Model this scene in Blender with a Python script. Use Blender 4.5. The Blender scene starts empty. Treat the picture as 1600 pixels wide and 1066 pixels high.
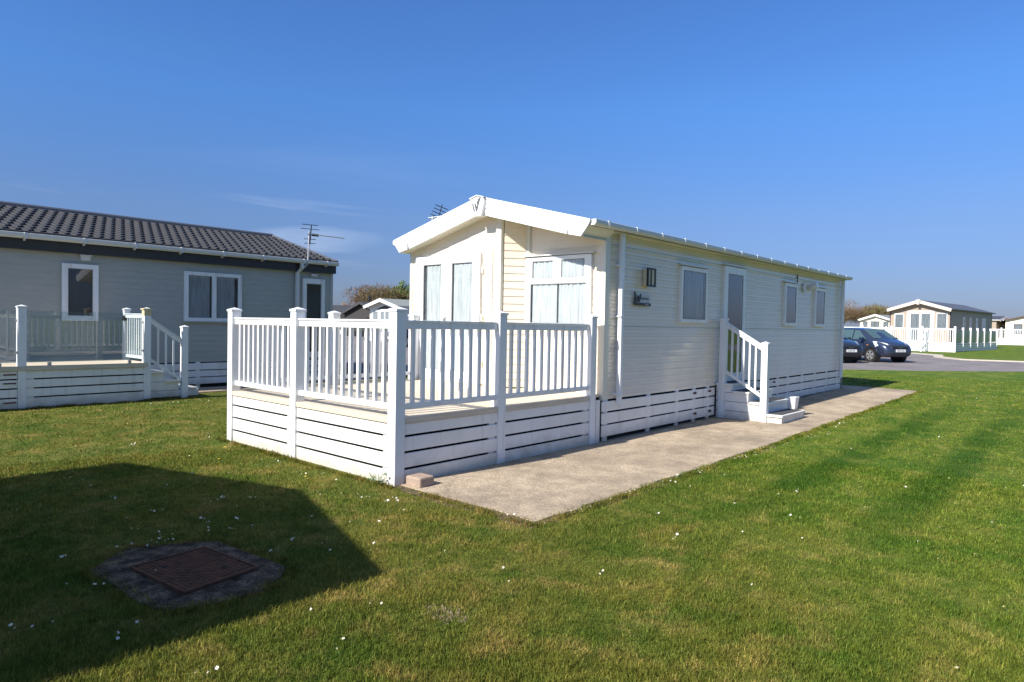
import bpy, bmesh, math, random
import numpy as np
from mathutils import Vector, Matrix
random.seed(7); rng = np.random.default_rng(11)
R_ = math.radians
S = bpy.context.scene
COL = S.collection

# ------------------------------------------------------------------ camera
CAM_H = 1.62
cam_d = bpy.data.cameras.new("camera"); cam = bpy.data.objects.new("camera", cam_d); COL.objects.link(cam)
_pitch, _roll, _yaw = 0.0246939, 0.0185809, 0.7278408
_fw = Vector((math.cos(_yaw)*math.cos(_pitch), math.sin(_yaw)*math.cos(_pitch), -math.sin(_pitch)))
_r0 = Vector((math.sin(_yaw), -math.cos(_yaw), 0)); _u0 = _r0.cross(_fw)
_r = _r0*math.cos(_roll) + _u0*math.sin(_roll); _u = _u0*math.cos(_roll) - _r0*math.sin(_roll)
M = Matrix((_r, _u, -_fw)).transposed().to_4x4(); M.translation = (0, 0, CAM_H)
cam.matrix_world = M
cam_d.sensor_width = 36; cam_d.lens = 1045.2/1600*36; cam_d.clip_start = .05; cam_d.clip_end = 6000
S.camera = cam

# ------------------------------------------------------------------ light
SUN = Vector((1, -.11, -.76)).normalized()            # the way sunlight travels
elev = math.asin(-SUN.z); az = math.atan2(-SUN.y, -SUN.x)
sd = bpy.data.lights.new("sun", 'SUN'); sd.energy = 4.9; sd.angle = R_(.53); sd.color = (1, .955, .88)
sun = bpy.data.objects.new("sun", sd); COL.objects.link(sun)
sun.rotation_euler = SUN.to_track_quat('-Z', 'Y').to_euler()
W = bpy.data.worlds.new("World"); S.world = W; W.use_nodes = True
nt = W.node_tree; nt.nodes.clear()
def N(t, **k):
    n = nt.nodes.new(t)
    for a, b in k.items(): setattr(n, a, b)
    return n
out = N('ShaderNodeOutputWorld'); bg = N('ShaderNodeBackground'); bg.inputs[1].default_value = .10
sky = N('ShaderNodeTexSky'); sky.sky_type = 'NISHITA'; sky.sun_disc = False
sky.sun_elevation = elev; sky.sun_rotation = math.pi/2 - az
sky.air_density = 1.0; sky.dust_density = .5; sky.ozone_density = 2.5; sky.altitude = 0
tc = N('ShaderNodeTexCoord'); mp = N('ShaderNodeMapping'); mp.inputs['Scale'].default_value = (1.5, 1.5, 16)
mp.inputs['Rotation'].default_value = (R_(3), R_(-4), 0); mp.inputs['Location'].default_value = (.3, .2, .1)
no = N('ShaderNodeTexNoise'); no.inputs['Scale'].default_value = 1.7; no.inputs['Detail'].default_value = 7; no.inputs['Distortion'].default_value = .6
cr = N('ShaderNodeValToRGB'); cr.color_ramp.elements[0].position = .55; cr.color_ramp.elements[1].position = .85
cr.color_ramp.elements[0].color = (0, 0, 0, 1); cr.color_ramp.elements[1].color = (.38, .38, .38, 1)
# thin cirrus only low in the sky
sx = N('ShaderNodeSeparateXYZ'); nt.links.new(tc.outputs['Generated'], sx.inputs[0])
band = N('ShaderNodeValToRGB'); nt.links.new(sx.outputs['Z'], band.inputs[0])
e = band.color_ramp.elements; e[0].position = .04; e[0].color = (0, 0, 0, 1); e[1].position = .34; e[1].color = (0, 0, 0, 1)
for p_, v_ in ((.09, 1), (.155, .85), (.20, .12)): k_ = band.color_ramp.elements.new(p_); k_.color = (v_, v_, v_, 1)
mb_ = N('ShaderNodeMixRGB', blend_type='MULTIPLY'); mb_.inputs[0].default_value = 1
mx = N('ShaderNodeMixRGB'); mx.inputs[2].default_value = (5.2, 5.9, 7.2, 1)
nt.links.new(tc.outputs['Generated'], mp.inputs[0]); nt.links.new(mp.outputs[0], no.inputs['Vector'])
nt.links.new(no.outputs['Fac'], cr.inputs[0]); nt.links.new(cr.outputs[0], mb_.inputs[1]); nt.links.new(band.outputs[0], mb_.inputs[2]); ma = N('ShaderNodeMath', operation='SUBTRACT'); nt.links.new(sx.outputs['Y'], ma.inputs[0]); nt.links.new(sx.outputs['X'], ma.inputs[1])
mra = N('ShaderNodeMapRange'); mra.interpolation_type = 'SMOOTHSTEP'; nt.links.new(ma.outputs[0], mra.inputs[0]); mra.inputs[1].default_value = -.25; mra.inputs[2].default_value = .35; mra.inputs[3].default_value = .12
mm = N('ShaderNodeMixRGB', blend_type='MULTIPLY'); mm.inputs[0].default_value = 1; nt.links.new(mb_.outputs[0], mm.inputs[1]); nt.links.new(mra.outputs[0], mm.inputs[2])
nt.links.new(mm.outputs[0], mx.inputs[0])
# clear air colour: tones the bright band at the skyline down to the hazy blue of the day
tone = N('ShaderNodeValToRGB'); nt.links.new(sx.outputs['Z'], tone.inputs[0])
e = tone.color_ramp.elements; e[0].position = 0; e[0].color = (.235, .28, .49, 1); e[1].position = .85; e[1].color = (1.25, 1.15, 1.05, 1)
for p_, c_ in ((.06, (.285, .335, .54)), (.15, (.37, .455, .67)), (.30, (.385, .65, 1.00)), (.52, (.405, .67, 1.09))): k_ = tone.color_ramp.elements.new(p_); k_.color = (*c_, 1)
ml = N('ShaderNodeMixRGB', blend_type='MULTIPLY'); ml.inputs[0].default_value = 1
nt.links.new(sky.outputs[0], ml.inputs[1]); nt.links.new(tone.outputs[0], ml.inputs[2])
nt.links.new(ml.outputs[0], mx.inputs[1]); nt.links.new(mx.outputs[0], bg.inputs[0]); nt.links.new(bg.outputs[0], out.inputs[0])
S.view_settings.view_transform = 'Standard'; S.view_settings.look = 'None'
S.view_settings.exposure = 0.78; S.view_settings.gamma = 1

# ------------------------------------------------------------------ materials
def mat(name, col, rough=.5, var=0, vscale=3, bump=0, bscale=40, metal=0, spec=.5, col2=None, coat=0, detail=5, stretch=None, thresh=None):
    m = bpy.data.materials.new(name); m.use_nodes = True; t = m.node_tree; b = t.nodes['Principled BSDF']
    b.inputs['Base Color'].default_value = (*col, 1); b.inputs['Roughness'].default_value = rough
    b.inputs['Metallic'].default_value = metal; b.inputs['Specular IOR Level'].default_value = spec
    b.inputs['Coat Weight'].default_value = coat
    tc = t.nodes.new('ShaderNodeTexCoord'); vec = tc.outputs['Object']
    if stretch:
        mp = t.nodes.new('ShaderNodeMapping'); mp.inputs['Scale'].default_value = stretch
        t.links.new(vec, mp.inputs[0]); vec = mp.outputs[0]
    if var or col2:
        n = t.nodes.new('ShaderNodeTexNoise'); n.inputs['Scale'].default_value = vscale; n.inputs['Detail'].default_value = detail
        n.inputs['Roughness'].default_value = .62
        t.links.new(vec, n.inputs['Vector'])
        r = t.nodes.new('ShaderNodeValToRGB'); lo, hi = thresh or (.35, .65)
        r.color_ramp.elements[0].position = lo; r.color_ramp.elements[1].position = hi
        c2 = col2 or tuple(c*(1-var) for c in col)
        r.color_ramp.elements[0].color = (*c2, 1); r.color_ramp.elements[1].color = (*col, 1)
        t.links.new(n.outputs['Fac'], r.inputs[0]); t.links.new(r.outputs[0], b.inputs['Base Color'])
    if bump:
        n = t.nodes.new('ShaderNodeTexNoise'); n.inputs['Scale'].default_value = bscale; n.inputs['Detail'].default_value = 4
        t.links.new(vec, n.inputs['Vector'])
        bp = t.nodes.new('ShaderNodeBump'); bp.inputs['Strength'].default_value = bump; bp.inputs['Distance'].default_value = .01
        t.links.new(n.outputs['Fac'], bp.inputs['Height']); t.links.new(bp.outputs[0], b.inputs['Normal'])
    return m
def glass_mat(name, tint=(.93, .95, .95), k=1.6):
    m = bpy.data.materials.new(name); m.use_nodes = True; t = m.node_tree; t.nodes.clear()
    o = t.nodes.new('ShaderNodeOutputMaterial'); mixn = t.nodes.new('ShaderNodeMixShader')
    tr = t.nodes.new('ShaderNodeBsdfTransparent'); tr.inputs[0].default_value = (*tint, 1)
    gl = t.nodes.new('ShaderNodeBsdfGlossy'); gl.inputs['Roughness'].default_value = .01; gl.inputs[0].default_value = (.95, .97, 1, 1)
    fr = t.nodes.new('ShaderNodeFresnel'); fr.inputs[0].default_value = 1.5
    mu = t.nodes.new('ShaderNodeMath'); mu.operation = 'MULTIPLY'; mu.inputs[1].default_value = k; mu.use_clamp = True
    ge = t.nodes.new('ShaderNodeNewGeometry'); iv = t.nodes.new('ShaderNodeMath'); iv.operation = 'SUBTRACT'; iv.inputs[0].default_value = 1
    m2 = t.nodes.new('ShaderNodeMath'); m2.operation = 'MULTIPLY'; t.links.new(ge.outputs['Backfacing'], iv.inputs[1])
    t.links.new(fr.outputs[0], mu.inputs[0]); t.links.new(mu.outputs[0], m2.inputs[0]); t.links.new(iv.outputs[0], m2.inputs[1]); t.links.new(m2.outputs[0], mixn.inputs[0])
    t.links.new(tr.outputs[0], mixn.inputs[1]); t.links.new(gl.outputs[0], mixn.inputs[2]); t.links.new(mixn.outputs[0], o.inputs[0])
    return m
WHITE = mat('white_upvc', (.80, .80, .79), .32, var=.06, vscale=2.5)
WHITEB = mat('white_board', (.80, .785, .75), .38, col2=(.70, .68, .63), vscale=1.6, thresh=(.25, .55))
CREAM = mat('cream_siding', (.79, .69, .545), .17, col2=(.74, .64, .495), vscale=1.2, spec=.6, bump=.12, bscale=3.5)
CREAMT = mat('cream_trim', (.70, .67, .57), .3)
GREY = mat('grey_siding', (.40, .40, .355), .5, col2=(.36, .36, .32), vscale=3, stretch=(1, 1, 6), bump=.15, bscale=30)
DECKING = mat('beige_decking', (.62, .54, .42), .6, col2=(.54, .46, .35), vscale=5, stretch=(.4, 6, 6), bump=.2, bscale=25)
GLASS = glass_mat('window_glass'); GLASSD = glass_mat('balustrade_glass', (.80, .87, .88), 2.1)
GASKET_SHADE = mat('grey_gasket_shade', (.28, .28, .28), .6)  # gasket grey, darkened to include the thin shadow round the glass
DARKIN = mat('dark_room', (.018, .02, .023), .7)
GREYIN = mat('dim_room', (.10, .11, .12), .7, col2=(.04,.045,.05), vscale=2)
CURTAIN = mat('net_curtain', (.62, .63, .63), .8, col2=(.40, .41, .42), vscale=8, stretch=(4, 4, .3)); CURTG = mat('grey_curtain', (.34, .35, .37), .8, col2=(.22,.23,.25), vscale=6, stretch=(4,4,.4))
BLACKP = mat('black_fascia', (.02, .019, .018), .35); BLACK = mat('black_metal', (.015, .015, .017), .35)
SHEET = mat('grey_roof_sheet', (.16, .165, .17), .55, var=.2)
TILE = mat('charcoal_tile', (.036, .037, .042), .75, col2=(.026, .026, .030), vscale=5, bump=.3, bscale=150)
RIDGE = mat('charcoal_ridge', (.085, .09, .105), .4)
DARK = mat('void_dark', (.012, .012, .012), .9)  # flat near-black that stands in for the shade in voids
def dirt(m, z0=.02, z1=.30, col=(.30, .27, .19), amt=.8):
    """mud splash and green algae near the ground, and faint run-off streaks"""
    t = m.node_tree; b = t.nodes['Principled BSDF']; src = b.inputs['Base Color'].links[0].from_socket
    g = t.nodes.new('ShaderNodeNewGeometry'); sp = t.nodes.new('ShaderNodeSeparateXYZ'); t.links.new(g.outputs['Position'], sp.inputs[0])
    mr = t.nodes.new('ShaderNodeMapRange'); t.links.new(sp.outputs['Z'], mr.inputs[0]); mr.inputs[1].default_value = z1; mr.inputs[2].default_value = z0
    mr.inputs[3].default_value = .0; mr.inputs[4].default_value = 1
    n = t.nodes.new('ShaderNodeTexNoise'); n.inputs['Scale'].default_value = 7; n.inputs['Detail'].default_value = 9; t.links.new(g.outputs['Position'], n.inputs['Vector'])
    a = t.nodes.new('ShaderNodeMath'); a.operation = 'ADD'; t.links.new(mr.outputs[0], a.inputs[0]); t.links.new(n.outputs['Fac'], a.inputs[1])
    r = t.nodes.new('ShaderNodeMapRange'); t.links.new(a.outputs[0], r.inputs[0]); r.inputs[1].default_value = .72; r.inputs[2].default_value = 1.5; r.inputs[4].default_value = amt
    mp = t.nodes.new('ShaderNodeMapping'); mp.inputs['Scale'].default_value = (9, 9, .5); t.links.new(g.outputs['Position'], mp.inputs[0])
    n2 = t.nodes.new('ShaderNodeTexNoise'); n2.inputs['Scale'].default_value = 1; n2.inputs['Detail'].default_value = 6; t.links.new(mp.outputs[0], n2.inputs['Vector'])
    r2 = t.nodes.new('ShaderNodeMapRange'); t.links.new(n2.outputs['Fac'], r2.inputs[0]); r2.inputs[1].default_value = .56; r2.inputs[2].default_value = .8; r2.inputs[4].default_value = .45
    mxx = t.nodes.new('ShaderNodeMath'); mxx.operation = 'MAXIMUM'; t.links.new(r.outputs[0], mxx.inputs[0]); t.links.new(r2.outputs[0], mxx.inputs[1])
    x = t.nodes.new('ShaderNodeMixRGB'); x.inputs[2].default_value = (*col, 1); t.links.new(mxx.outputs[0], x.inputs[0]); t.links.new(src, x.inputs[1]); t.links.new(x.outputs[0], b.inputs['Base Color'])
dirt(WHITEB, amt=.6); dirt(WHITE, z1=.18, amt=.4)
CONC = mat('worn_concrete', (.46, .36, .25), .9, col2=(.29, .225, .155), vscale=1.1, bump=1.0, bscale=130, detail=15, thresh=(.34, .60))
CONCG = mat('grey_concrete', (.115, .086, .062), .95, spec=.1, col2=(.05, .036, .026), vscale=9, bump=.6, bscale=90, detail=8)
SOIL = mat('bare_soil', (.17, .115, .075), .95, col2=(.09, .06, .04), vscale=30, bump=.8, bscale=100)
PAVER = mat('pink_concrete_block', (.38, .28, .21), .85, var=.2, vscale=25, bump=.4, bscale=120)
RUST = mat('rusty_iron', (.15, .065, .035), .85, spec=.2, col2=(.075, .035, .022), vscale=14, bump=.3, bscale=200)
def speckle(m, scale, lo, hi, blot=None):
    t = m.node_tree; b = t.nodes['Principled BSDF']; src = b.inputs['Base Color'].links[0].from_socket
    g = t.nodes.new('ShaderNodeNewGeometry')
    for sc_, l_, h_, det in [(scale, lo, hi, 2)] + ([blot] if blot else []):
        n = t.nodes.new('ShaderNodeTexNoise'); n.inputs['Scale'].default_value = sc_; n.inputs['Detail'].default_value = det; t.links.new(g.outputs['Position'], n.inputs['Vector'])
        r = t.nodes.new('ShaderNodeMapRange'); t.links.new(n.outputs['Fac'], r.inputs[0]); r.inputs[1].default_value = .35; r.inputs[2].default_value = .65; r.inputs[3].default_value = l_; r.inputs[4].default_value = h_
        x = t.nodes.new('ShaderNodeMixRGB'); x.blend_type = 'MULTIPLY'; x.inputs[0].default_value = 1; t.links.new(src, x.inputs[1]); t.links.new(r.outputs[0], x.inputs[2]); src = x.outputs[0]
    # small cracks and joints
    v = t.nodes.new('ShaderNodeTexVoronoi'); v.feature = 'DISTANCE_TO_EDGE'; v.inputs['Scale'].default_value = .34; v.inputs['Randomness'].default_value = 1
    w = t.nodes.new('ShaderNodeTexNoise'); w.inputs['Scale'].default_value = 3; w.inputs['Detail'].default_value = 6; t.links.new(g.outputs['Position'], w.inputs['Vector'])
    va = t.nodes.new('ShaderNodeVectorMath'); va.operation = 'MULTIPLY_ADD'; t.links.new(w.outputs['Color'], va.inputs[0]); va.inputs[1].default_value = (.5, .5, .5); t.links.new(g.outputs['Position'], va.inputs[2]); t.links.new(va.outputs[0], v.inputs['Vector'])
    r = t.nodes.new('ShaderNodeMapRange'); t.links.new(v.outputs['Distance'], r.inputs[0]); r.inputs[1].default_value = 0; r.inputs[2].default_value = .0035; r.inputs[3].default_value = .62; r.inputs[4].default_value = 1
    x = t.nodes.new('ShaderNodeMixRGB'); x.blend_type = 'MULTIPLY'; x.inputs[0].default_value = 1; t.links.new(src, x.inputs[1]); t.links.new(r.outputs[0], x.inputs[2]); src = x.outputs[0]
    t.links.new(src, b.inputs['Base Color'])
TAR = mat('worn_asphalt', (.20, .175, .17), .9, col2=(.155, .14, .14), vscale=.7, bump=.4, bscale=80, detail=9)
speckle(CONC, 55, .72, 1.22, (5, .84, 1.10, 8)); speckle(CONCG, 60, .5, 1.5, (9, .6, 1.3, 6)); speckle(TAR, 14, .85, 1.12, (.9, .85, 1.15, 6))
ALU = mat('dull_aluminium', (.5, .5, .5), .4, metal=.8)
STEEL = mat('galvanised_steel', (.42, .42, .42), .45, metal=.6)
GUTTER = mat('grey_white_gutter', (.60, .60, .58), .35)
SOIL = mat('bare_soil', (.17, .115, .075), .95, col2=(.09, .06, .04), vscale=30, bump=.8, bscale=100)
PANEL = mat('beige_lamp_panel', (.62, .54, .36), .5)
TIMBER = mat('weathered_timber', (.30, .25, .19), .85, var=.3, vscale=6, stretch=(1, 1, .3))
REDTILE = mat('red_roof', (.26, .10, .055), .8, var=.3, vscale=2)

# ------------------------------------------------------------------ helpers
def gz(X):
    return 0 if X < 8 else (.009*(X-8) if X < 45 else (.333+.0045*(X-45) if X < 400 else 1.93))
class MB:
    def __init__(s): s.v = []; s.f = []
    def poly(s, pts):
        i = len(s.v); s.v += [tuple(p) for p in pts]; s.f.append(tuple(range(i, i+len(pts)))); return s
    def box(s, x0, x1, y0, y1, z0, z1):
        x0, x1 = sorted((x0, x1)); y0, y1 = sorted((y0, y1)); z0, z1 = sorted((z0, z1))
        i = len(s.v); s.v += [(x, y, z) for z in (z0, z1) for x, y in ((x0, y0), (x1, y0), (x1, y1), (x0, y1))]
        s.f += [tuple(i+k for k in q) for q in ((0, 3, 2, 1), (4, 5, 6, 7), (0, 1, 5, 4), (1, 2, 6, 5), (2, 3, 7, 6), (3, 0, 4, 7))]
        return s
    def hexa(s, b, t):   # two quads of 4 points
        i = len(s.v); s.v += [tuple(p) for p in b] + [tuple(p) for p in t]
        s.f += [tuple(i+k for k in q) for q in ((0, 3, 2, 1), (4, 5, 6, 7), (0, 1, 5, 4), (1, 2, 6, 5), (2, 3, 7, 6), (3, 0, 4, 7))]
        return s
    def prism(s, pts, vec):
        i = len(s.v); n = len(pts); vec = Vector(vec)
        s.v += [tuple(p) for p in pts] + [tuple(Vector(p)+vec) for p in pts]
        s.f.append(tuple(range(i+n-1, i-1, -1))); s.f.append(tuple(range(i+n, i+2*n)))
        for k in range(n): s.f.append((i+k, i+(k+1) % n, i+n+(k+1) % n, i+n+k))
        return s
    def tube(s, a, b, r0, r1=None, n=10, caps=True):
        a = Vector(a); b = Vector(b); r1 = r0 if r1 is None else r1
        d = (b-a).normalized(); e = Vector((0, 0, 1)) if abs(d.z) < .9 else Vector((1, 0, 0))
        p = d.cross(e).normalized(); q = d.cross(p); i = len(s.v)
        for c, r in ((a, r0), (b, r1)):
            s.v += [tuple(c + p*r*math.cos(2*math.pi*k/n) + q*r*math.sin(2*math.pi*k/n)) for k in range(n)]
        for k in range(n): s.f.append((i+k, i+(k+1) % n, i+n+(k+1) % n, i+n+k))
        if caps: s.f.append(tuple(range(i+n-1, i-1, -1))); s.f.append(tuple(range(i+n, i+2*n)))
        return s
def absloc(o):
    v = Vector((0, 0, 0))
    while o is not None: v += Vector(o.location); o = o.parent
    return v
def build(name, mb, m, parent=None, bevel=0, local=False, smooth=False, kind=None, fixn=True):
    me = bpy.data.meshes.new(name)
    off = Vector((0, 0, 0)) if (parent is None or local) else absloc(parent)
    me.from_pydata([tuple(Vector(v)-off) for v in mb.v], [], mb.f); me.update()
    if fixn:
        bm = bmesh.new(); bm.from_mesh(me); bmesh.ops.recalc_face_normals(bm, faces=bm.faces); bm.to_mesh(me); bm.free()
    me.materials.append(m)
    o = bpy.data.objects.new(name, me); COL.objects.link(o); o.parent = parent
    if smooth: me.polygons.foreach_set('use_smooth', [True]*len(me.polygons))
    if bevel:
        b = o.modifiers.new('bevel', 'BEVEL'); b.width = bevel; b.segments = 2; b.limit_method = 'ANGLE'
    if kind: o['kind'] = kind
    return o
def thing(name, label, cat, loc, group=None, rz=0):
    o = bpy.data.objects.new(name, None); COL.objects.link(o); o.location = loc; o.rotation_euler = (0, 0, rz)
    o['label'] = label; o['category'] = cat; o.empty_display_size = .2
    if group: o['group'] = group
    return o
def tag(o, label, cat, group=None):
    o['label'] = label; o['category'] = cat
    if group: o['group'] = group
    return o
def copy_tree(o, parent=None):
    c = o.copy(); COL.objects.link(c); c.parent = parent
    for ch in list(o.children): copy_tree(ch, c)
    return c
def frame3(o, u, n):   # local (a,b,c): a along u, b along outward normal, c up
    o = Vector(o); u = Vector(u).normalized(); n = Vector(n).normalized()
    return lambda a, b, c: tuple(o + u*a + n*b + Vector((0, 0, c)))
def lbox(mb, F, a0, a1, b0, b1, c0, c1):
    return mb.hexa([F(a0, b0, c0), F(a1, b0, c0), F(a1, b1, c0), F(a0, b1, c0)], [F(a0, b0, c1), F(a1, b0, c1), F(a1, b1, c1), F(a0, b1, c1)])
def clip(poly, lo, hi):
    def cut(P, z, keep_above):
        o = []
        for i in range(len(P)):
            a, b = P[i], P[(i+1) % len(P)]
            ia = (a[1] >= z) == keep_above or a[1] == z; ib = (b[1] >= z) == keep_above or b[1] == z
            if ia: o.append(a)
            if ia != ib: t = (z-a[1])/(b[1]-a[1]); o.append((a[0]+(b[0]-a[0])*t, z))
        return o
    P = cut(poly, lo, True)
    return cut(P, hi, False) if P else P
def siding(F, poly, pitch=.11, depth=.009, mid=True):
    """horizontal weatherboards with a small drip step, clipped to the wall outline"""
    mb = MB(); z0 = min(p[1] for p in poly); z1 = max(p[1] for p in poly); k = 0
    prof = [(0, depth), (.42, depth*.55), (.5, depth*.15), (.58, depth*.75), (1, 0)] if mid else [(0, depth), (1, 0)]
    z = z0
    while z < z1-1e-4:
        for (t0, d0), (t1, d1) in zip(prof, prof[1:]):
            a, b = z+t0*pitch, z+t1*pitch
            P = clip(poly, a, b)
            if len(P) >= 3:
                mb.poly([F(x, d0+(d1-d0)*(y-a)/(b-a), y) for x, y in P])
        P = clip(poly, z, z+.001)
        if len(P) >= 3 and k:
            xs = [p[0] for p in P]; mb.poly([F(min(xs), 0, z), F(max(xs), 0, z), F(max(xs), depth, z), F(min(xs), depth, z)])
        z += pitch; k += 1
    return mb
def curtain(F, a0, a1, c0, c1, b, amp=.0125, wl=.11, seed=0):
    amp = min(amp, .009); mb = MB(); n = max(10, int((a1-a0)/.012)); rr = random.Random(seed); ph = rr.random()*6
    pts = []
    for i in range(n+1):
        a = a0+(a1-a0)*i/n
        pts.append((a, b+amp*(.6*math.sin(a/wl*6.283+ph)+.4*math.sin(a/wl*6.283*1.63+ph*2))))
    i0 = len(mb.v)
    for a, bb in pts: mb.v += [F(a, bb, c0), F(a, bb, c1)]
    for i in range(n): mb.f.append((i0+2*i, i0+2*i+2, i0+2*i+3, i0+2*i+1))
    return mb
def window(parent, F, a0, a1, c0, c1, panes, back='dark', bar=.05, name='window', curtains=(), proud=.055, framem=None, dripcap=False):
    """frame standing proud of the wall; panes = list of (a0,a1,c0,c1)"""
    fm = framem or WHITE
    mb = MB()
    xs = sorted({p[0] for p in panes} | {p[1] for p in panes} | {a0, a1}); zs = sorted({p[2] for p in panes} | {p[3] for p in panes} | {c0, c1})
    for i in range(len(xs)-1):
        for j in range(len(zs)-1):
            xm = (xs[i]+xs[i+1])/2; zm = (zs[j]+zs[j+1])/2
            if not any(p[0] < xm < p[1] and p[2] < zm < p[3] for p in panes):
                lbox(mb, F, xs[i], xs[i+1], .0, proud, zs[j], zs[j+1])
    w = build(name, mb, fm, parent)
    for k, p in enumerate(panes):
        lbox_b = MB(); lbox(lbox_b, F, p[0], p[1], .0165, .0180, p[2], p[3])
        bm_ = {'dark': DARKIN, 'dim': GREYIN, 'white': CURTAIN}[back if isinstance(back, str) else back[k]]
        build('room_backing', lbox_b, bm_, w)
        g = MB(); lbox(g, F, p[0], p[1], .040, .043, p[2], p[3]); build('pane', g, GLASS, w)
        # glazing bead; its grey also paints the thin shadow line round the pane
        bd = MB(); e = .012
        for q in ((p[0], p[1], p[2], p[2]+e), (p[0], p[1], p[3]-e, p[3]), (p[0], p[0]+e, p[2]+e, p[3]-e), (p[1]-e, p[1], p[2]+e, p[3]-e)):
            lbox(bd, F, q[0], q[1], .0445, .049, q[2], q[3])
        build('bead', bd, GASKET_SHADE, w)
    for (p0, p1, q0, q1, cm, sd_) in curtains:
        build('curtain', curtain(F, p0, p1, q0, q1, .030, seed=sd_), cm, w, smooth=True, fixn=False)
    if dripcap:
        d = MB(); lbox(d, F, a0-.06, a1+.06, .0, .085, c1+.012, c1+.03); build('drip_cap', d, GUTTER, w)
    return w
def text_mesh(body, size, F, a, c, b, m, parent, name, spacing=1.0, ext=.001, align='LEFT'):
    cu = bpy.data.curves.new('t', 'FONT'); cu.body = body; cu.size = size; cu.extrude = ext; cu.space_character = spacing; cu.align_x = align
    cu.resolution_u = 3
    o = bpy.data.objects.new('t', cu); COL.objects.link(o); dg = bpy.context.evaluated_depsgraph_get(); dg.update()
    me = bpy.data.meshes.new_from_object(o.evaluated_get(dg)); mb = MB()
    mb.v = [F(a+v.co.x, b+v.co.z, c+v.co.y) for v in me.vertices]; mb.f = [tuple(p.vertices) for p in me.polygons]
    bpy.data.objects.remove(o); bpy.data.curves.remove(cu)
    return build(name, mb, m, parent)

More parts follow.
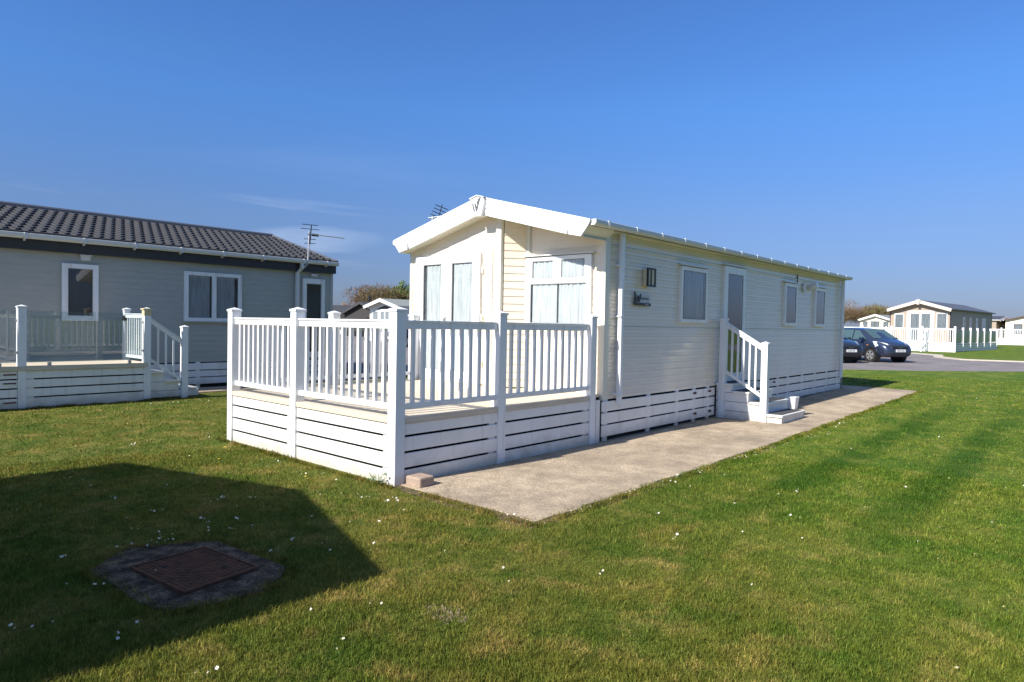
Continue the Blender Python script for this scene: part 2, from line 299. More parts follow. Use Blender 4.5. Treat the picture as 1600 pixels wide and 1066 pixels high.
# ------------------------------------------------------------------ ground
def turf_material(name, blades=False):
    m = bpy.data.materials.new(name); m.use_nodes = True; t = m.node_tree; b = t.nodes['Principled BSDF']
    b.inputs['Roughness'].default_value = .55 if blades else .9; b.inputs['Specular IOR Level'].default_value = .1
    geo = t.nodes.new('ShaderNodeNewGeometry'); vec = geo.outputs['Position']
    def noise(scale, detail=4, stretch=None, dist=0):
        v = vec
        if stretch:
            mp = t.nodes.new('ShaderNodeMapping'); mp.inputs['Scale'].default_value = stretch[0]; mp.inputs['Rotation'].default_value = (0, 0, stretch[1])
            t.links.new(vec, mp.inputs[0]); v = mp.outputs[0]
        n = t.nodes.new('ShaderNodeTexNoise'); n.inputs['Scale'].default_value = scale; n.inputs['Detail'].default_value = detail
        n.inputs['Roughness'].default_value = .65; n.inputs['Distortion'].default_value = dist
        t.links.new(v, n.inputs['Vector']); return n.outputs['Fac']
    def ramp(f, p0, p1, c0, c1):
        r = t.nodes.new('ShaderNodeValToRGB'); r.color_ramp.elements[0].position = p0; r.color_ramp.elements[1].position = p1
        r.color_ramp.elements[0].color = (*c0, 1); r.color_ramp.elements[1].color = (*c1, 1); t.links.new(f, r.inputs[0]); return r.outputs[0]
    def mix(a, bb, f, mode='MIX'):
        n = t.nodes.new('ShaderNodeMixRGB'); n.blend_type = mode
        for s_, v in ((0, f), (1, a), (2, bb)):
            if isinstance(v, (int, float)): n.inputs[s_].default_value = v
            elif isinstance(v, tuple): n.inputs[s_].default_value = (*v, 1)
            else: t.links.new(v, n.inputs[s_])
        return n.outputs[0]
    col = ramp(noise(1.3, 7), .36, .64, (.080, .125, .020), (.160, .164, .036))      # lush to yellowish
    col = mix(col, ramp(noise(9, 5), .35, .65, (.62, .70, .6), (1.3, 1.22, 1.2)), .8, 'MULTIPLY')
    straw = ramp(noise(2.9, 8, dist=.5), .50, .68, (0, 0, 0), (1, 1, 1))
    col = mix(col, (.31, .24, .085), mix((0, 0, 0), straw, .62))
    moss = ramp(noise(.8, 5, ((.3, 1.3, 1), R_(3)), .5), .52, .70, (0, 0, 0), (1, 1, 1))
    col = mix(col, (.05, .10, .014), mix((0, 0, 0), moss, .6))
    spx = t.nodes.new('ShaderNodeSeparateXYZ'); t.links.new(vec, spx.inputs[0])
    dxy = t.nodes.new('ShaderNodeMath'); dxy.operation = 'SUBTRACT'; t.links.new(spx.outputs['X'], dxy.inputs[0]); t.links.new(spx.outputs['Y'], dxy.inputs[1])
    rg = t.nodes.new('ShaderNodeMapRange'); rg.interpolation_type = 'SMOOTHSTEP'; t.links.new(dxy.outputs[0], rg.inputs[0]); rg.inputs[1].default_value = .5; rg.inputs[2].default_value = 5.5
    col = mix(col, mix(col, (.87, 1.10, .82), 1.0, 'MULTIPLY'), rg.outputs[0])      # better fed turf on the open side
    # mower stripes of thicker, darker grass running along the caravan
    sp = t.nodes.new('ShaderNodeSeparateXYZ'); t.links.new(vec, sp.inputs[0])
    def math_(op, a_, b_=None):
        n = t.nodes.new('ShaderNodeMath'); n.operation = op
        for i_, v_ in enumerate((a_, b_)):
            if v_ is None: continue
            if isinstance(v_, (int, float)): n.inputs[i_].default_value = v_
            else: t.links.new(v_, n.inputs[i_])
        return n.outputs[0]
    def mr(v_, a_, b_):
        n = t.nodes.new('ShaderNodeMapRange'); n.interpolation_type = 'SMOOTHSTEP'; t.links.new(v_, n.inputs[0]); n.inputs[1].default_value = a_; n.inputs[2].default_value = b_; return n.outputs[0]
    wob = math_('MULTIPLY', math_('SUBTRACT', noise(.35, 2), .5), .5)
    wv = math_('COSINE', math_('MULTIPLY', math_('SUBTRACT', math_('ADD', sp.outputs['Y'], wob), 2.42), 2*math.pi/1.1))
    st = mr(wv, -.2, .95)
    msk = math_('MULTIPLY', mr(sp.outputs['X'], 4.8, 7.5), math_('SUBTRACT', 1, mr(sp.outputs['X'], 12, 20)))
    msk = math_('MULTIPLY', msk, math_('SUBTRACT', 1, mr(sp.outputs['Y'], 2.7, 3.3)))
    msk = math_('MULTIPLY', msk, mr(noise(1.4, 5), .30, .54))
    col = mix(col, (.030, .085, .008), math_('MULTIPLY', math_('MULTIPLY', st, msk), .8))
    fine = noise(45 if not blades else 30, 5)
    col = mix(col, ramp(fine, .3, .7, (.55, .55, .5), (1.25, 1.25, 1.2)), 1.0, 'MULTIPLY')
    if blades:
        at = t.nodes.new('ShaderNodeAttribute'); at.attribute_name = 'tint'
        col = mix(col, at.outputs['Color'], 1.0, 'MULTIPLY')
        t.links.new(col, b.inputs['Base Color'])
        tr = t.nodes.new('ShaderNodeBsdfTranslucent'); t.links.new(col, tr.inputs[0])
        ms = t.nodes.new('ShaderNodeMixShader'); ms.inputs[0].default_value = .22
        o = t.nodes['Material Output']; t.links.new(b.outputs[0], ms.inputs[1]); t.links.new(tr.outputs[0], ms.inputs[2]); t.links.new(ms.outputs[0], o.inputs[0])
    else:
        t.links.new(col, b.inputs['Base Color'])
        bp = t.nodes.new('ShaderNodeBump'); bp.inputs['Strength'].default_value = .8; bp.inputs['Distance'].default_value = .03
        t.links.new(noise(60, 6), bp.inputs['Height']); t.links.new(bp.outputs[0], b.inputs['Normal'])
    return m
TURF = turf_material('turf'); BLADES = turf_material('grass_blades', True)
g = MB(); xs = [-3000, -200, -40, 0, 8, 14, 20, 30, 38, 45, 60, 100, 200, 400, 3500]; ys = [-3000, -200, -20, 0, 10, 20, 40, 80, 300, 3000]
for x in xs:
    for y in ys: g.v.append((x, y, gz(x)))
for i in range(len(xs)-1):
    for j in range(len(ys)-1):
        a = i*len(ys)+j; g.f.append((a, a+len(ys), a+len(ys)+1, a+1))
build('ground', g, TURF, kind='structure')
def slab(name, pts, m, top=.02, th=.12, kind='structure', jag=0, seed=3):
    """thin slab following the gentle slope; edges subdivided and slightly ragged"""
    rr = random.Random(seed); P = []
    for i in range(len(pts)):
        a, b = Vector(pts[i]), Vector(pts[(i+1) % len(pts)]); n = max(1, int((b-a).length/.25)) if jag else max(1, int((b-a).length/3))
        for k in range(n):
            q = a.lerp(b, k/n); P.append((q.x+rr.uniform(-jag, jag), q.y+rr.uniform(-jag, jag)))
    mb = MB(); n = len(P); mb.v = [(x, y, gz(x)+top) for x, y in P]+[(x, y, gz(x)+top-th) for x, y in P]
    mb.f.append(tuple(range(n)))
    for k in range(n): mb.f.append((k, (k+1) % n, n+(k+1) % n, n+k))
    me_o = build(name, mb, m, kind=kind)
    bm = bmesh.new(); bm.from_mesh(me_o.data); bmesh.ops.triangulate(bm, faces=bm.faces); bm.to_mesh(me_o.data); bm.free()
    return me_o
PAD = [(4.22, 3.45), (8, 3.47), (14, 3.488), (19.6, 3.57), (19.9, 5.0), (19.3, 9.2), (7.5, 9.2), (7.5, 5.6), (4.28, 5.5), (4.19, 4.77)]
slab('concrete_path', PAD, CONC, top=.011, jag=.03)
slab('soil_edge', [(4.10, 3.36), (8, 3.385), (14, 3.44), (19.7, 3.48), (20.05, 5.0), (19.4, 9.3), (7.4, 9.3), (7.4, 5.6), (4.1, 5.6), (4.05, 4.7)], SOIL, top=.003, jag=.05, seed=21)
NPAD = [(5.2, 14.75), (12, 14.9), (12, 22.4), (-4, 22.4), (-4, 15.3), (5.2, 15.3)]
slab('concrete_path', NPAD, CONC, top=.016, jag=.02, seed=4)
slab('road', [(31.4, 2.3), (34.5, -1.5), (43, -10), (52, -14), (43, -2), (39.6, 2.6), (39.0, 5.4), (41, 6.8), (43.4, 7.2), (45, 8.6), (46.5, 14), (44, 34), (47, 60), (30, 60), (24, 30), (24.5, 14), (27.0, 7.3), (28.6, 5)], TAR, top=.012, jag=.03, seed=5)
# pale concrete haunching along the road's far edge
def strip(pts, w, m, top, name, seed=1):
    P = [Vector(p) for p in pts]; L = []; Rr = []
    for i, p in enumerate(P):
        d = (P[min(i+1, len(P)-1)]-P[max(i-1, 0)]).normalized(); n = Vector((-d.y, d.x)); L.append(p+n*w/2); Rr.append(p-n*w/2)
    return slab(name, [tuple(q) for q in L+Rr[::-1]], m, top=top, seed=seed)
KERB = mat('pale_kerb_concrete', (.52, .46, .37), .9, var=.2, vscale=2)
strip([(45.3, 8.7), (43.6, 7.05), (41, 6.6), (39.1, 5.3), (39.5, 2.7), (43.2, -2)], .45, KERB, .06, 'kerb')
slab('road', [(12.2, 16.0), (15, 13.5), (20, 15), (27.5, 24), (29, 48), (22, 48), (12.2, 30)], TAR, top=.010, jag=.03, seed=15)
slab('manhole_surround', [(1.38, 4.73), (1.42, 4.35), (1.43, 3.85), (1.69, 3.72), (1.96, 3.70), (2.17, 3.8), (2.29, 3.97), (2.24, 4.45), (2.19, 4.75), (2.05, 4.9), (1.68, 5.02)], CONCG, top=.016, jag=.028, seed=8)

# manhole cover with a raised checker pattern and two key holes
mc = thing('manhole_cover', 'rusty square iron manhole cover set in grey concrete in the lawn shadow', 'manhole cover', (1.83, 4.3, .02))
Q = [Vector((1.55, 4.61)), Vector((1.62, 3.95)), Vector((2.12, 4.03)), Vector((2.05, 4.66))]
def q2(u, v): a = Q[0].lerp(Q[1], u); b = Q[3].lerp(Q[2], u); return a.lerp(b, v)
mb = MB()
def qbox(mb, u0, u1, v0, v1, z0, z1):
    p = [q2(u0, v0), q2(u1, v0), q2(u1, v1), q2(u0, v1)]; mb.hexa([(*k, z0) for k in p], [(*k, z1) for k in p])
qbox(mb, 0, 1, 0, .025, .02, .036); qbox(mb, 0, 1, .975, 1, .02, .036); qbox(mb, 0, .025, .026, .974, .02, .036); qbox(mb, .975, 1, .026, .974, .02, .036)
build('frame', mb, RUST, mc)
mb = MB(); qbox(mb, .04, .96, .04, .96, .02, .030)
for i in range(18):
    for j in range(14):
        if (i, j) in ((4, 3), (13, 10)): continue
        u0 = .055+i*.05; v0 = .055+j*.0645; w_ = .034 if (i+j) % 2 else .02; h_ = .05 if (i+j) % 2 == 0 else .03
        qbox(mb, u0, u0+w_, v0, v0+h_, .0302, .034)
build('plate', mb, RUST, mc)
mb = MB(); qbox(mb, .25, .29, .24, .3, .0302, .0345); build('key_hole', mb, DARK, mc); mb = MB(); qbox(mb, .71, .75, .69, .75, .0302, .0345); build('key_hole', mb, DARK, mc)

# ------------------------------------------------------------------ main holiday caravan
YR, YL, YM = 5.22, 8.95, 7.1
XE = 18.75
H = thing('static_caravan', 'long cream static caravan with white gable boards, large and nearest, behind the white deck', 'caravan', (7.77, 5.22, 0))
def zr(Y): return 3.478-.256*abs(Y-YM)
Fs = lambda a, b, c: (a, YR-b, c)
build('side_wall', siding(Fs, [(7.87, .60), (XE, .60), (XE, 2.93), (7.87, 2.93)], .103, .013), CREAM, H)
Fl = lambda a, b, c: (a, YL+b, c)
build('side_wall', siding(Fl, [(7.42, .60), (XE, .60), (XE, 2.93), (7.42, 2.93)], .103, .009), CREAM, H)
Fd = lambda a, b, c: (7.42-b, a, c)
top = lambda Y: zr(Y)-.07
build('front_wall', siding(Fd, [(6.93, .67), (YL-.04, .67), (YL-.04, top(YL-.04)), (YM, top(YM)), (6.93, top(6.93))], .115, .007, mid=False), CREAM, H)
p0 = Vector((7.45, 6.87, 0)); p1 = Vector((7.765, 6.62, 0)); dl = (p1-p0).length
Fa = frame3(p0, p1-p0, Vector((-(p0-p1).y, (p0-p1).x, 0)))
if (Vector(Fa(0, 1, 0))-p0).x > 0: Fa = frame3(p0, p1-p0, -Vector((-(p0-p1).y, (p0-p1).x, 0)))
build('front_wall', siding(Fa, [(.03, .67), (dl-.03, .67), (dl-.03, top(6.62)), (.03, top(6.87))], .115, .01, mid=False), CREAM, H)
Fw = lambda a, b, c: (7.77-b, a, c)
build('front_wall', siding(Fw, [(5.27, .67), (6.58, .67), (6.58, top(6.58)), (5.27, top(5.27))], .115, .007, mid=False), CREAM, H)
mb = MB().box(XE-.02, XE+.02, YR, YL, .6, 3.0).prism([(XE-.02, YR, 3.0), (XE-.02, YM, 3.48), (XE-.02, YL, 3.0)], (.04, 0, 0)); build('rear_wall', mb, CREAM, H)
for z in (1.63, 2.73):
    build('joint_trim', MB().box(7.875, XE-.03, YR-.017, YR, z, z+.014), CREAMT, H)
# trims
for (x0, x1, y0, y1, t) in ((7.755, 7.87, 5.205, 5.27, 2.97), (7.40, 7.46, 8.90, 8.965, 3.0), (7.405, 7.47, 6.855, 6.93, 3.43), (7.74, 7.785, 6.58, 6.64, 3.37), (XE-.05, XE+.03, 5.205, 5.26, 2.93)):
    build('corner_trim', MB().box(x0, x1, y0, y1, .585, t), CREAMT, H, bevel=.004)
build('corner_trim', MB().box(7.752, 7.764, 6.56, 6.575, .67, 3.35), GUTTER, H)
# roof sheets with low ribs
rf = MB()
for sgn in (-1, 1):
    ye = YM+sgn*2.03; a = (7.22, YM, 3.55); 
    rf.prism([(7.22, YM, 3.488), (7.22, ye, 3.488-.256*2.03), (7.22, ye, 3.448-.256*2.03), (7.22, YM, 3.448)], (XE+.1-7.22, 0, 0))
    x = 7.5
    while x < XE:
        rf.prism([(x, YM+sgn*.05, 3.483), (x, ye, 3.483-.256*2.03+.008), (x, ye, 3.483-.256*2.03+.025), (x, YM+sgn*.05, 3.503)], (.04, 0, 0)); x += .33
roof = build('roof', rf, SHEET, H)
build('ridge_cap', MB().prism([(7.25, YM-.09, 3.493), (7.25, YM, 3.518), (7.25, YM+.09, 3.493), (7.25, YM+.09, 3.478), (7.25, YM, 3.498), (7.25, YM-.09, 3.478)], (XE-7.2, 0, 0)), SHEET, roof)
# gable boards
for sgn in (-1, 1):
    def P(y, z): return (0, YM+sgn*y, z)
    zt = lambda y: 3.515-.256*y
    def pr(pts, x0, x1, nm): return build(nm, MB().prism([(x0, q[1], q[2]) for q in pts], (x1-x0, 0, 0)), WHITE, H, bevel=.006)
    ys, ye = .12, 2.03
    pr([P(ys, zt(ys)), P(ye, zt(ye)), P(ye-.035, zt(ye)-.07), P(ye-.15, zt(ye)-.20), P(1.672, zt(1.672)-.248), P(1.672, zt(1.672)-.135), P(ys, zt(ys)-.135)], 7.17, 7.20, 'gable_board')
    pr([P(ys, zt(ys)-.1355), P(1.671, zt(1.671)-.1355), P(1.64, zt(1.64)-.25), P(ys, zt(ys)-.25)], 7.182, 7.215, 'gable_board')
    pr([P(ys, zt(ys)-.155), P(1.64, zt(1.64)-.155), P(1.63, zt(1.63)-.215), P(ys, zt(ys)-.215)], 7.172, 7.1815, 'gable_board')
    # verge return on top
    pr([P(ys, zt(ys)+.002), P(ye, zt(ye)+.002), P(ye, zt(ye)+.018), P(ys, zt(ys)+.018)], 7.16, 7.30, 'verge_cap')
    # soffit
    sz = lambda y: zt(y)-.235
    sof = MB().prism([(7.226, YM+sgn*.0, sz(0)), (7.226, YM+sgn*1.90, sz(1.90)), (7.226, YM+sgn*1.90, sz(1.90)+.015), (7.226, YM, sz(0)+.015)], (.60, 0, 0))
    build('soffit', sof, CREAMT, H)
    build('eaves_soffit', MB().box(7.83, XE, YM+sgn*1.86, YM+sgn*2.0, 2.925, 2.94), CREAMT, H)
    build('gutter', MB().prism([(7.205, YM+sgn*2.0, 2.935), (7.205, YM+sgn*2.0, 3.015), (7.205, YM+sgn*2.10, 3.015), (7.205, YM+sgn*2.105, 2.965), (7.205, YM+sgn*2.075, 2.932)], (XE+.12-7.205, 0, 0)), GUTTER, H, bevel=.008)
    build('gable_board', MB().prism([(7.225, YM+sgn*1.88, 2.815), (7.225, YM+sgn*1.99, 2.945), (7.225, YM+sgn*1.88, 2.945)], (.60, 0, 0)), CREAMT, H)
    x = 7.5; k = 0
    while x < XE+.05:
        w_ = .02 if k % 4 else .04
        build('gutter_bracket', MB().prism([(x, YM+sgn*1.995, 2.940), (x, YM+sgn*1.995, 3.020), (x, YM+sgn*2.104, 3.020), (x, YM+sgn*2.109, 2.963), (x, YM+sgn*2.079, 2.930)], (w_, 0, 0)), WHITE, H); x += .72; k += 1
# emblem box at the ridge with its slanted strokes
E_ = build('emblem_box', MB().prism([(7.12, YM+.13, 3.492), (7.12, YM, 3.525), (7.12, YM-.13, 3.492), (7.12, YM-.145, 3.45), (7.12, YM-.09, 3.225), (7.12, YM+.09, 3.225), (7.12, YM+.145, 3.45)], (.11, 0, 0)), WHITE, H, bevel=.008)
build('emblem_box_cap', MB().prism([(7.105, YM+.15, 3.494), (7.105, YM, 3.530), (7.105, YM-.15, 3.494), (7.105, YM-.15, 3.506), (7.105, YM, 3.542), (7.105, YM+.15, 3.506)], (.2, 0, 0)), WHITE, H)
mb = MB()
EMB = mat('grey_emblem', (.10, .10, .105), .4)
def stroke(pts): mb.prism([(7.118, YM-a*1.15, (c-3.46)*1.1+3.405) for a, c in pts], (-.004, 0, 0))
stroke([(-.085, 3.475), (-.065, 3.475), (-.032, 3.385), (-.032, 3.365), (-.05, 3.365)])
stroke([(-.045, 3.475), (-.022, 3.475), (.0, 3.42), (.05, 3.545), (.072, 3.56), (.015, 3.385), (.012, 3.365), (-.008, 3.365)])
stroke([(.0, 3.475), (.012, 3.458), (.042, 3.54), (.028, 3.53)])
build('emblem', mb, EMB, E_)
# french doors
window(H, Fd, 7.25, 8.77, .70, 2.715, [(7.42, 7.89, .86, 2.585), (8.13, 8.58, .86, 2.585)], back='dim', name='french_doors', curtains=[(7.43, 7.86, .87, 2.56, CURTAIN, 1), (8.16, 8.50, .87, 2.56, CURTAIN, 2)])
door = bpy.data.objects['french_doors']
for y in (8.0, 8.04): build('handle', MB().box(7.35, 7.368, y-.012, y+.012, 1.55, 1.72).box(7.335, 7.35, y-.01, y+.01, 1.66, 1.69), ALU, door)
build('seam', MB().box(7.362, 7.3645, 8.008, 8.016, .72, 2.70), GUTTER, door)
for z in (1.0, 1.72, 2.45):
    for y in (7.22, 8.80): build('hinge', MB().tube((7.38, y, z-.05), (7.38, y, z+.05), .013), WHITE, door)
build('door_jamb', MB().box(7.395, 7.42, 7.02, 7.14, .67, 2.735), CREAMT, H)
build('threshold', MB().box(7.33, 7.42, 7.2, 8.8, .672, .70), DECKING, H)
# front window
window(H, Fw, 5.42, 6.63, 1.58, 2.63, [(6.10, 6.50, 2.31, 2.575), (5.535, 5.955, 2.31, 2.575), (5.50, 6.53, 1.645, 2.235)], back='dim',
       curtains=[(6.12, 6.49, 2.315, 2.57, CURTAIN, 3), (5.54, 5.95, 2.315, 2.57, CURTAIN, 4), (6.03, 6.50, 1.65, 2.23, CURTAIN, 5), (5.51, 5.99, 1.65, 2.23, CURTAIN, 6)])
fw = [o for o in H.children if o.name.startswith('window')][-1]
build('seam', MB().box(7.7115, 7.715, 6.02, 6.03, 2.27, 2.62).box(7.7115, 7.715, 5.45, 6.6, 2.262, 2.270), GUTTER, fw)
lbx = MB(); lbox(lbx, Fw, 5.37, 6.65, .0, .085, 2.642, 2.66); build('drip_cap', lbx, GUTTER, fw)
# side windows and door
window(H, Fs, 9.89, 10.83, 1.70, 2.62, [(9.95, 10.77, 1.76, 2.56)], back='dark', curtains=[(10.02, 10.72, 1.77, 2.55, CURTG, 7)], dripcap=True)
window(H, Fs, 14.54, 15.28, 1.70, 2.62, [(14.61, 15.21, 1.77, 2.55)], back='dark', dripcap=True)
window(H, Fs, 16.50, 17.27, 1.70, 2.62, [(16.57, 17.20, 1.77, 2.55)], back='dark', dripcap=True)
d_ = window(H, Fs, 11.52, 12.45, .66, 2.75, [(11.66, 12.33, .80, 2.62)], back='dark', name='side_door', dripcap=True)
build('handle', MB().box(11.585, 11.61, 5.13, 5.165, 1.62, 1.78), ALU, d_)
for z in (1.0, 1.9, 2.5): build('hinge', MB().tube((12.47, 5.17, z-.05), (12.47, 5.17, z+.05), .013), WHITE, d_)
# downpipes
def downpipe(par, x, y, z0, z1, m=WHITE, off=.075):
    p = build('downpipe', MB().box(x-.034, x+.034, y-off-.034, y-off+.03, z0, z1), m, par, bevel=.01)
    for z in (z0+.12, (z0+z1)/2, z1-.5): build('pipe_clip', MB().box(x-.05, x+.042, y-off-.04, y, z, z+.025), m, p)
    return p
downpipe(H, 8.07, YR, .53, 2.97); downpipe(H, 18.60, YR, .40, 2.95)
# lamp beside the sign
L_ = build('wall_light', MB().box(8.72, 8.955, 5.10, 5.125, 2.22, 2.245).box(8.72, 8.955, 5.10, 5.125, 2.475, 2.50).box(8.72, 8.75, 5.10, 5.125, 2.2455, 2.4745).box(8.925, 8.955, 5.10, 5.125, 2.2455, 2.4745).box(8.81, 8.835, 5.10, 5.125, 2.2455, 2.4745), BLACK, H)
build('shade', MB().box(8.74, 8.935, 5.113, 5.205, 2.235, 2.485), PANEL, L_, bevel=.004)
# name board
sg = build('name_board', MB().box(8.60, 8.93, 5.188, 5.197, 1.955, 2.10), mat('pale_board', (.50, .50, .50), .5), H)
Fsg = lambda a, b, c: (a, 5.188-b, c)
mb = MB()
for pts in ([(8.475, 2.135), (8.515, 2.135), (8.56, 2.0), (8.56, 1.965), (8.53, 1.965)], [(8.475, 1.99), (8.50, 2.06), (8.50, 1.945), (8.475, 1.945)], [(8.575, 2.075), (8.605, 2.075), (8.625, 2.03), (8.65, 2.11), (8.685, 2.11), (8.64, 1.985), (8.605, 1.985)]):
    mb.prism([Fsg(a, .0005, c) for a, c in pts], (0, -.008, 0))
build('big_initial', mb, BLACK, sg)
build('base_bar', MB().box(8.50, 8.95, 5.178, 5.1875, 1.935, 1.975), BLACK, sg)
text_mesh('inchester', .062, Fsg, 8.675, 2.025, .003, EMB, sg, 'lettering')
text_mesh('HOLIDAY', .026, lambda a, b, c: (a, 5.1775-b, c), 8.78, 1.946, .0015, GUTTER, sg, 'lettering')
# floodlight, extractor vent and cable
fl = build('floodlight', MB().tube((16.25, 5.17, 2.63), (16.25, 5.05, 2.66), .06, .075, 14).box(16.22, 16.28, 5.17, 5.215, 2.55, 2.68), WHITE, H)
build('round_vent', MB().tube((15.78, 5.20, 2.58), (15.78, 5.17, 2.58), .11, .10, 18), GUTTER, H)
build('sensor', MB().tube((16.05, 5.19, 2.60), (16.05, 5.12, 2.58), .035, .03, 10), GUTTER, fl)
build('cable', MB().tube((15.36, 5.20, 2.64), (15.36, 5.20, 2.84), .008).tube((15.30, 5.20, 2.84), (15.36, 5.20, 2.84), .008).tube((15.30, 5.2, 2.78), (15.36, 5.2, 2.78), .012), BLACK, H)
# skirting panels
def skirting(par, F, a0, a1, zt, slots, zb, battens, m=WHITEB, th=.02, feet=True, gfn=None, back=.06):
    """boards between slots; battens behind; dark sheet behind them stands in for the shade under the floor"""
    edges = [zt] + [s for p in slots for s in p] + [zb]
    for k in range(0, len(edges), 2):
        mb = MB(); cuts = [a0]+[c for c in battens if 'J' in str(c)]+[a1]
        lbox(mb, F, a0, a1, .0, th, edges[k+1], edges[k]); build('skirting_board', mb, m, par, bevel=.003)
    for a in battens:
        mb = MB(); g_ = (gfn(a) if gfn else 0)
        lbox(mb, F, a, a+.10, -.03, -.001, (g_ if feet else zb), zt+.03); build('batten', mb, m, par)
    mb = MB(); lbox(mb, F, a0, a1, -back-.02, -back, (gfn(a0) if gfn else 0)-.02, zt+.05); build('shade_backing', mb, DARK, par)
bt = [7.78, 8.95, 9.85, 10.45, 10.98, 11.6, 12.6, 13.6, 14.3, 14.9, 15.8, 16.7, 17.6, 18.5]
Fk = lambda a, b, c: (a, 5.205-b, c)
skirting(H, Fk, 7.72, 11.25, .572, [(.435, .410), (.262, .240)], .085, bt[:5], gfn=lambda a: .015)
skirting(H, Fk, 12.42, 18.72, .572, [(.435, .410), (.262, .240)], .11, bt[6:], gfn=lambda a: gz(a)+.01)
for a, z in ((10.42, .52), (10.44, .17), (10.98, .52), (11.0, .17), (13.3, .52), (14.0, .52), (13.9, .2), (13.2, .33)):
    build('latch', MB().box(a, a+.03, 5.175, 5.185, z-.012, z+.014).box(a+.055, a+.10, 5.17, 5.185, z-.018, z+.018), RUST, H)
build('rear_post', MB().box(18.80, 18.95, 5.20, 5.32, gz(18.8), 1.35), TIMBER, H)
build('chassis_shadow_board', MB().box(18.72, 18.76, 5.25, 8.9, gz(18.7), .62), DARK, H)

# television aerial behind the gable
an = thing('roof_aerial', 'small dark aerial cluster just behind the left gable board of the near caravan', 'aerial', (9.36, 10.63, 3.4))
o_ = Vector((9.36, 10.63, 0))
build('mast', MB().tube(o_+Vector((0, 0, 3.0)), o_+Vector((0, 0, 3.86)), .022, n=8).tube(o_+Vector((-.03, .1, 3.82)), o_+Vector((.05, -.25, 3.84)), .012), ALU, an)
mb = MB(); d1 = Vector((.35, -.38, 0)).normalized()
c_ = o_+Vector((.03, -.1, 3.84)); mb.tube(c_-Vector((0, 0, .15)), c_+Vector((.1, -.05, .26)), .01)
for k in range(4):
    p_ = c_+Vector((.1, -.05, .24))*(k/3.5); mb.tube(p_-d1*.13+Vector((0, 0, .05)), p_+d1*.13-Vector((0, 0, .05)), .009)
c2 = c_+d1*.22; mb.tube(c2, c2+d1*.16+Vector((0, 0, .02)), .05, .02); mb.tube(c_, c2, .012)
build('dipoles', mb, BLACK, an)

# ------------------------------------------------------------------ main deck
D = thing('raised_deck', 'white raised deck with baluster rails in front of the near cream caravan', 'deck', (4.2, 5.27, 0))
DX0, DX1, DY0, DY1 = 4.16, 7.60, 5.235, 8.75
def post(par, x, y, z1, s=.0625, z0=-.05, name='post', m=WHITE):
    p = build(name, MB().box(x-s, x+s, y-s, y+s, z0, z1-.03), m, par, bevel=.005)
    c = MB(); t = s+.009; c.box(x-t, x+t, y-t, y+t, z1-.03, z1-.006)
    i = len(c.v); c.v += [(x-t, y-t, z1-.006), (x+t, y-t, z1-.006), (x+t, y+t, z1-.006), (x-t, y+t, z1-.006), (x, y, z1+.022)]
    c.f += [(i, i+1, i+4), (i+1, i+2, i+4), (i+2, i+3, i+4), (i+3, i, i+4)]
    build('post_cap', c, m, p); return p
PT = 1.757
for x, y in ((4.205, 5.272), (5.70, 5.272), (7.53, 5.272), (4.205, 7.13), (4.205, 8.72), (5.75, 8.72), (7.30, 8.72)): post(D, x, y, PT)
def railing(par, a, b, zt=1.645, zb=.745, n=10, m=WHITE, name='railing', w=.036, slope=0, th=.09, first=True):
    """a, b: 2-D end points at post faces; slope: drop from a to b"""
    a = Vector((*a, 0)); b = Vector((*b, 0)); L = (b-a).length; u = (b-a)/L; nn = Vector((-u.y, u.x, 0))
    def F(s_, o, z): return tuple(a+u*s_+nn*o+Vector((0, 0, z-slope*s_/L)))
    mb = MB(); lbox(mb, F, 0, L, -.024, .024, zt-th, zt-.022); lbox(mb, F, 0, L, -.036, .036, zt-.0215, zt)
    r = build(name, mb, m, par, bevel=.004)
    mb = MB(); lbox(mb, F, 0, L, -.022, .022, zb, zb+.06); build('bottom_rail', mb, m, r, bevel=.004)
    for k in range(n):
        s0 = L*(k+1)/(n+1)
        q = MB()
        zb0, zt0 = zb+.0605-slope*s0/L, zt-th-.0005-slope*s0/L
        dz = slope*w/2/L
        q.hexa([tuple(a+u*(s0+e*w/2)+nn*(o*w/2)+Vector((0, 0, zb0-e*dz))) for e, o in ((-1, -1), (1, -1), (1, 1), (-1, 1))],
               [tuple(a+u*(s0+e*w/2)+nn*(o*w/2)+Vector((0, 0, zt0-e*dz))) for e, o in ((-1, -1), (1, -1), (1, 1), (-1, 1))])
        build('baluster', q, m, r)
    return r
railing(D, (4.268, 5.272), (5.637, 5.272), n=9)
railing(D, (5.763, 5.272), (7.467, 5.272), n=11)
railing(D, (4.205, 5.335), (4.205, 7.067), n=11)
railing(D, (4.205, 7.193), (4.205, 8.657), n=11)
railing(D, (4.268, 8.72), (5.687, 8.72), n=10)
railing(D, (5.813, 8.72), (7.237, 8.72), n=10)
mb = MB(); y = DY0+.01
k = 0
while y < DY1-.1:
    mb.box(DX0+.03, DX1+.16 if y < 6.5 else 7.41, y, min(y+.142, DY1), .636, .668); y += .147
build('floor', mb, DECKING, D, bevel=.003)
build('nosing', MB().box(DX0-.012, DX0+.025, 5.34, 7.06, .612, .669).box(DX0-.012, DX0+.025, 7.2, 8.65, .612, .669), DECKING, D, bevel=.004)
build('nosing', MB().box(4.275, 5.63, DY0-.02, DY0+.008, .606, .669).box(5.77, 7.46, DY0-.02, DY0+.008, .606, .669), DECKING, D, bevel=.004)
SL = [(.492, .468), (.329, .305), (.162, .138)]
Fx = lambda a, b, c: (4.165-b+.02, a, c)
for (y0, y1) in ((5.335, 7.067), (7.193, 8.657)):
    skirting(D, Fx, y0, y1, .603, SL, .0, [y0, y1-.1] if 0 else [y0+.02], th=.018, feet=False, back=.07)
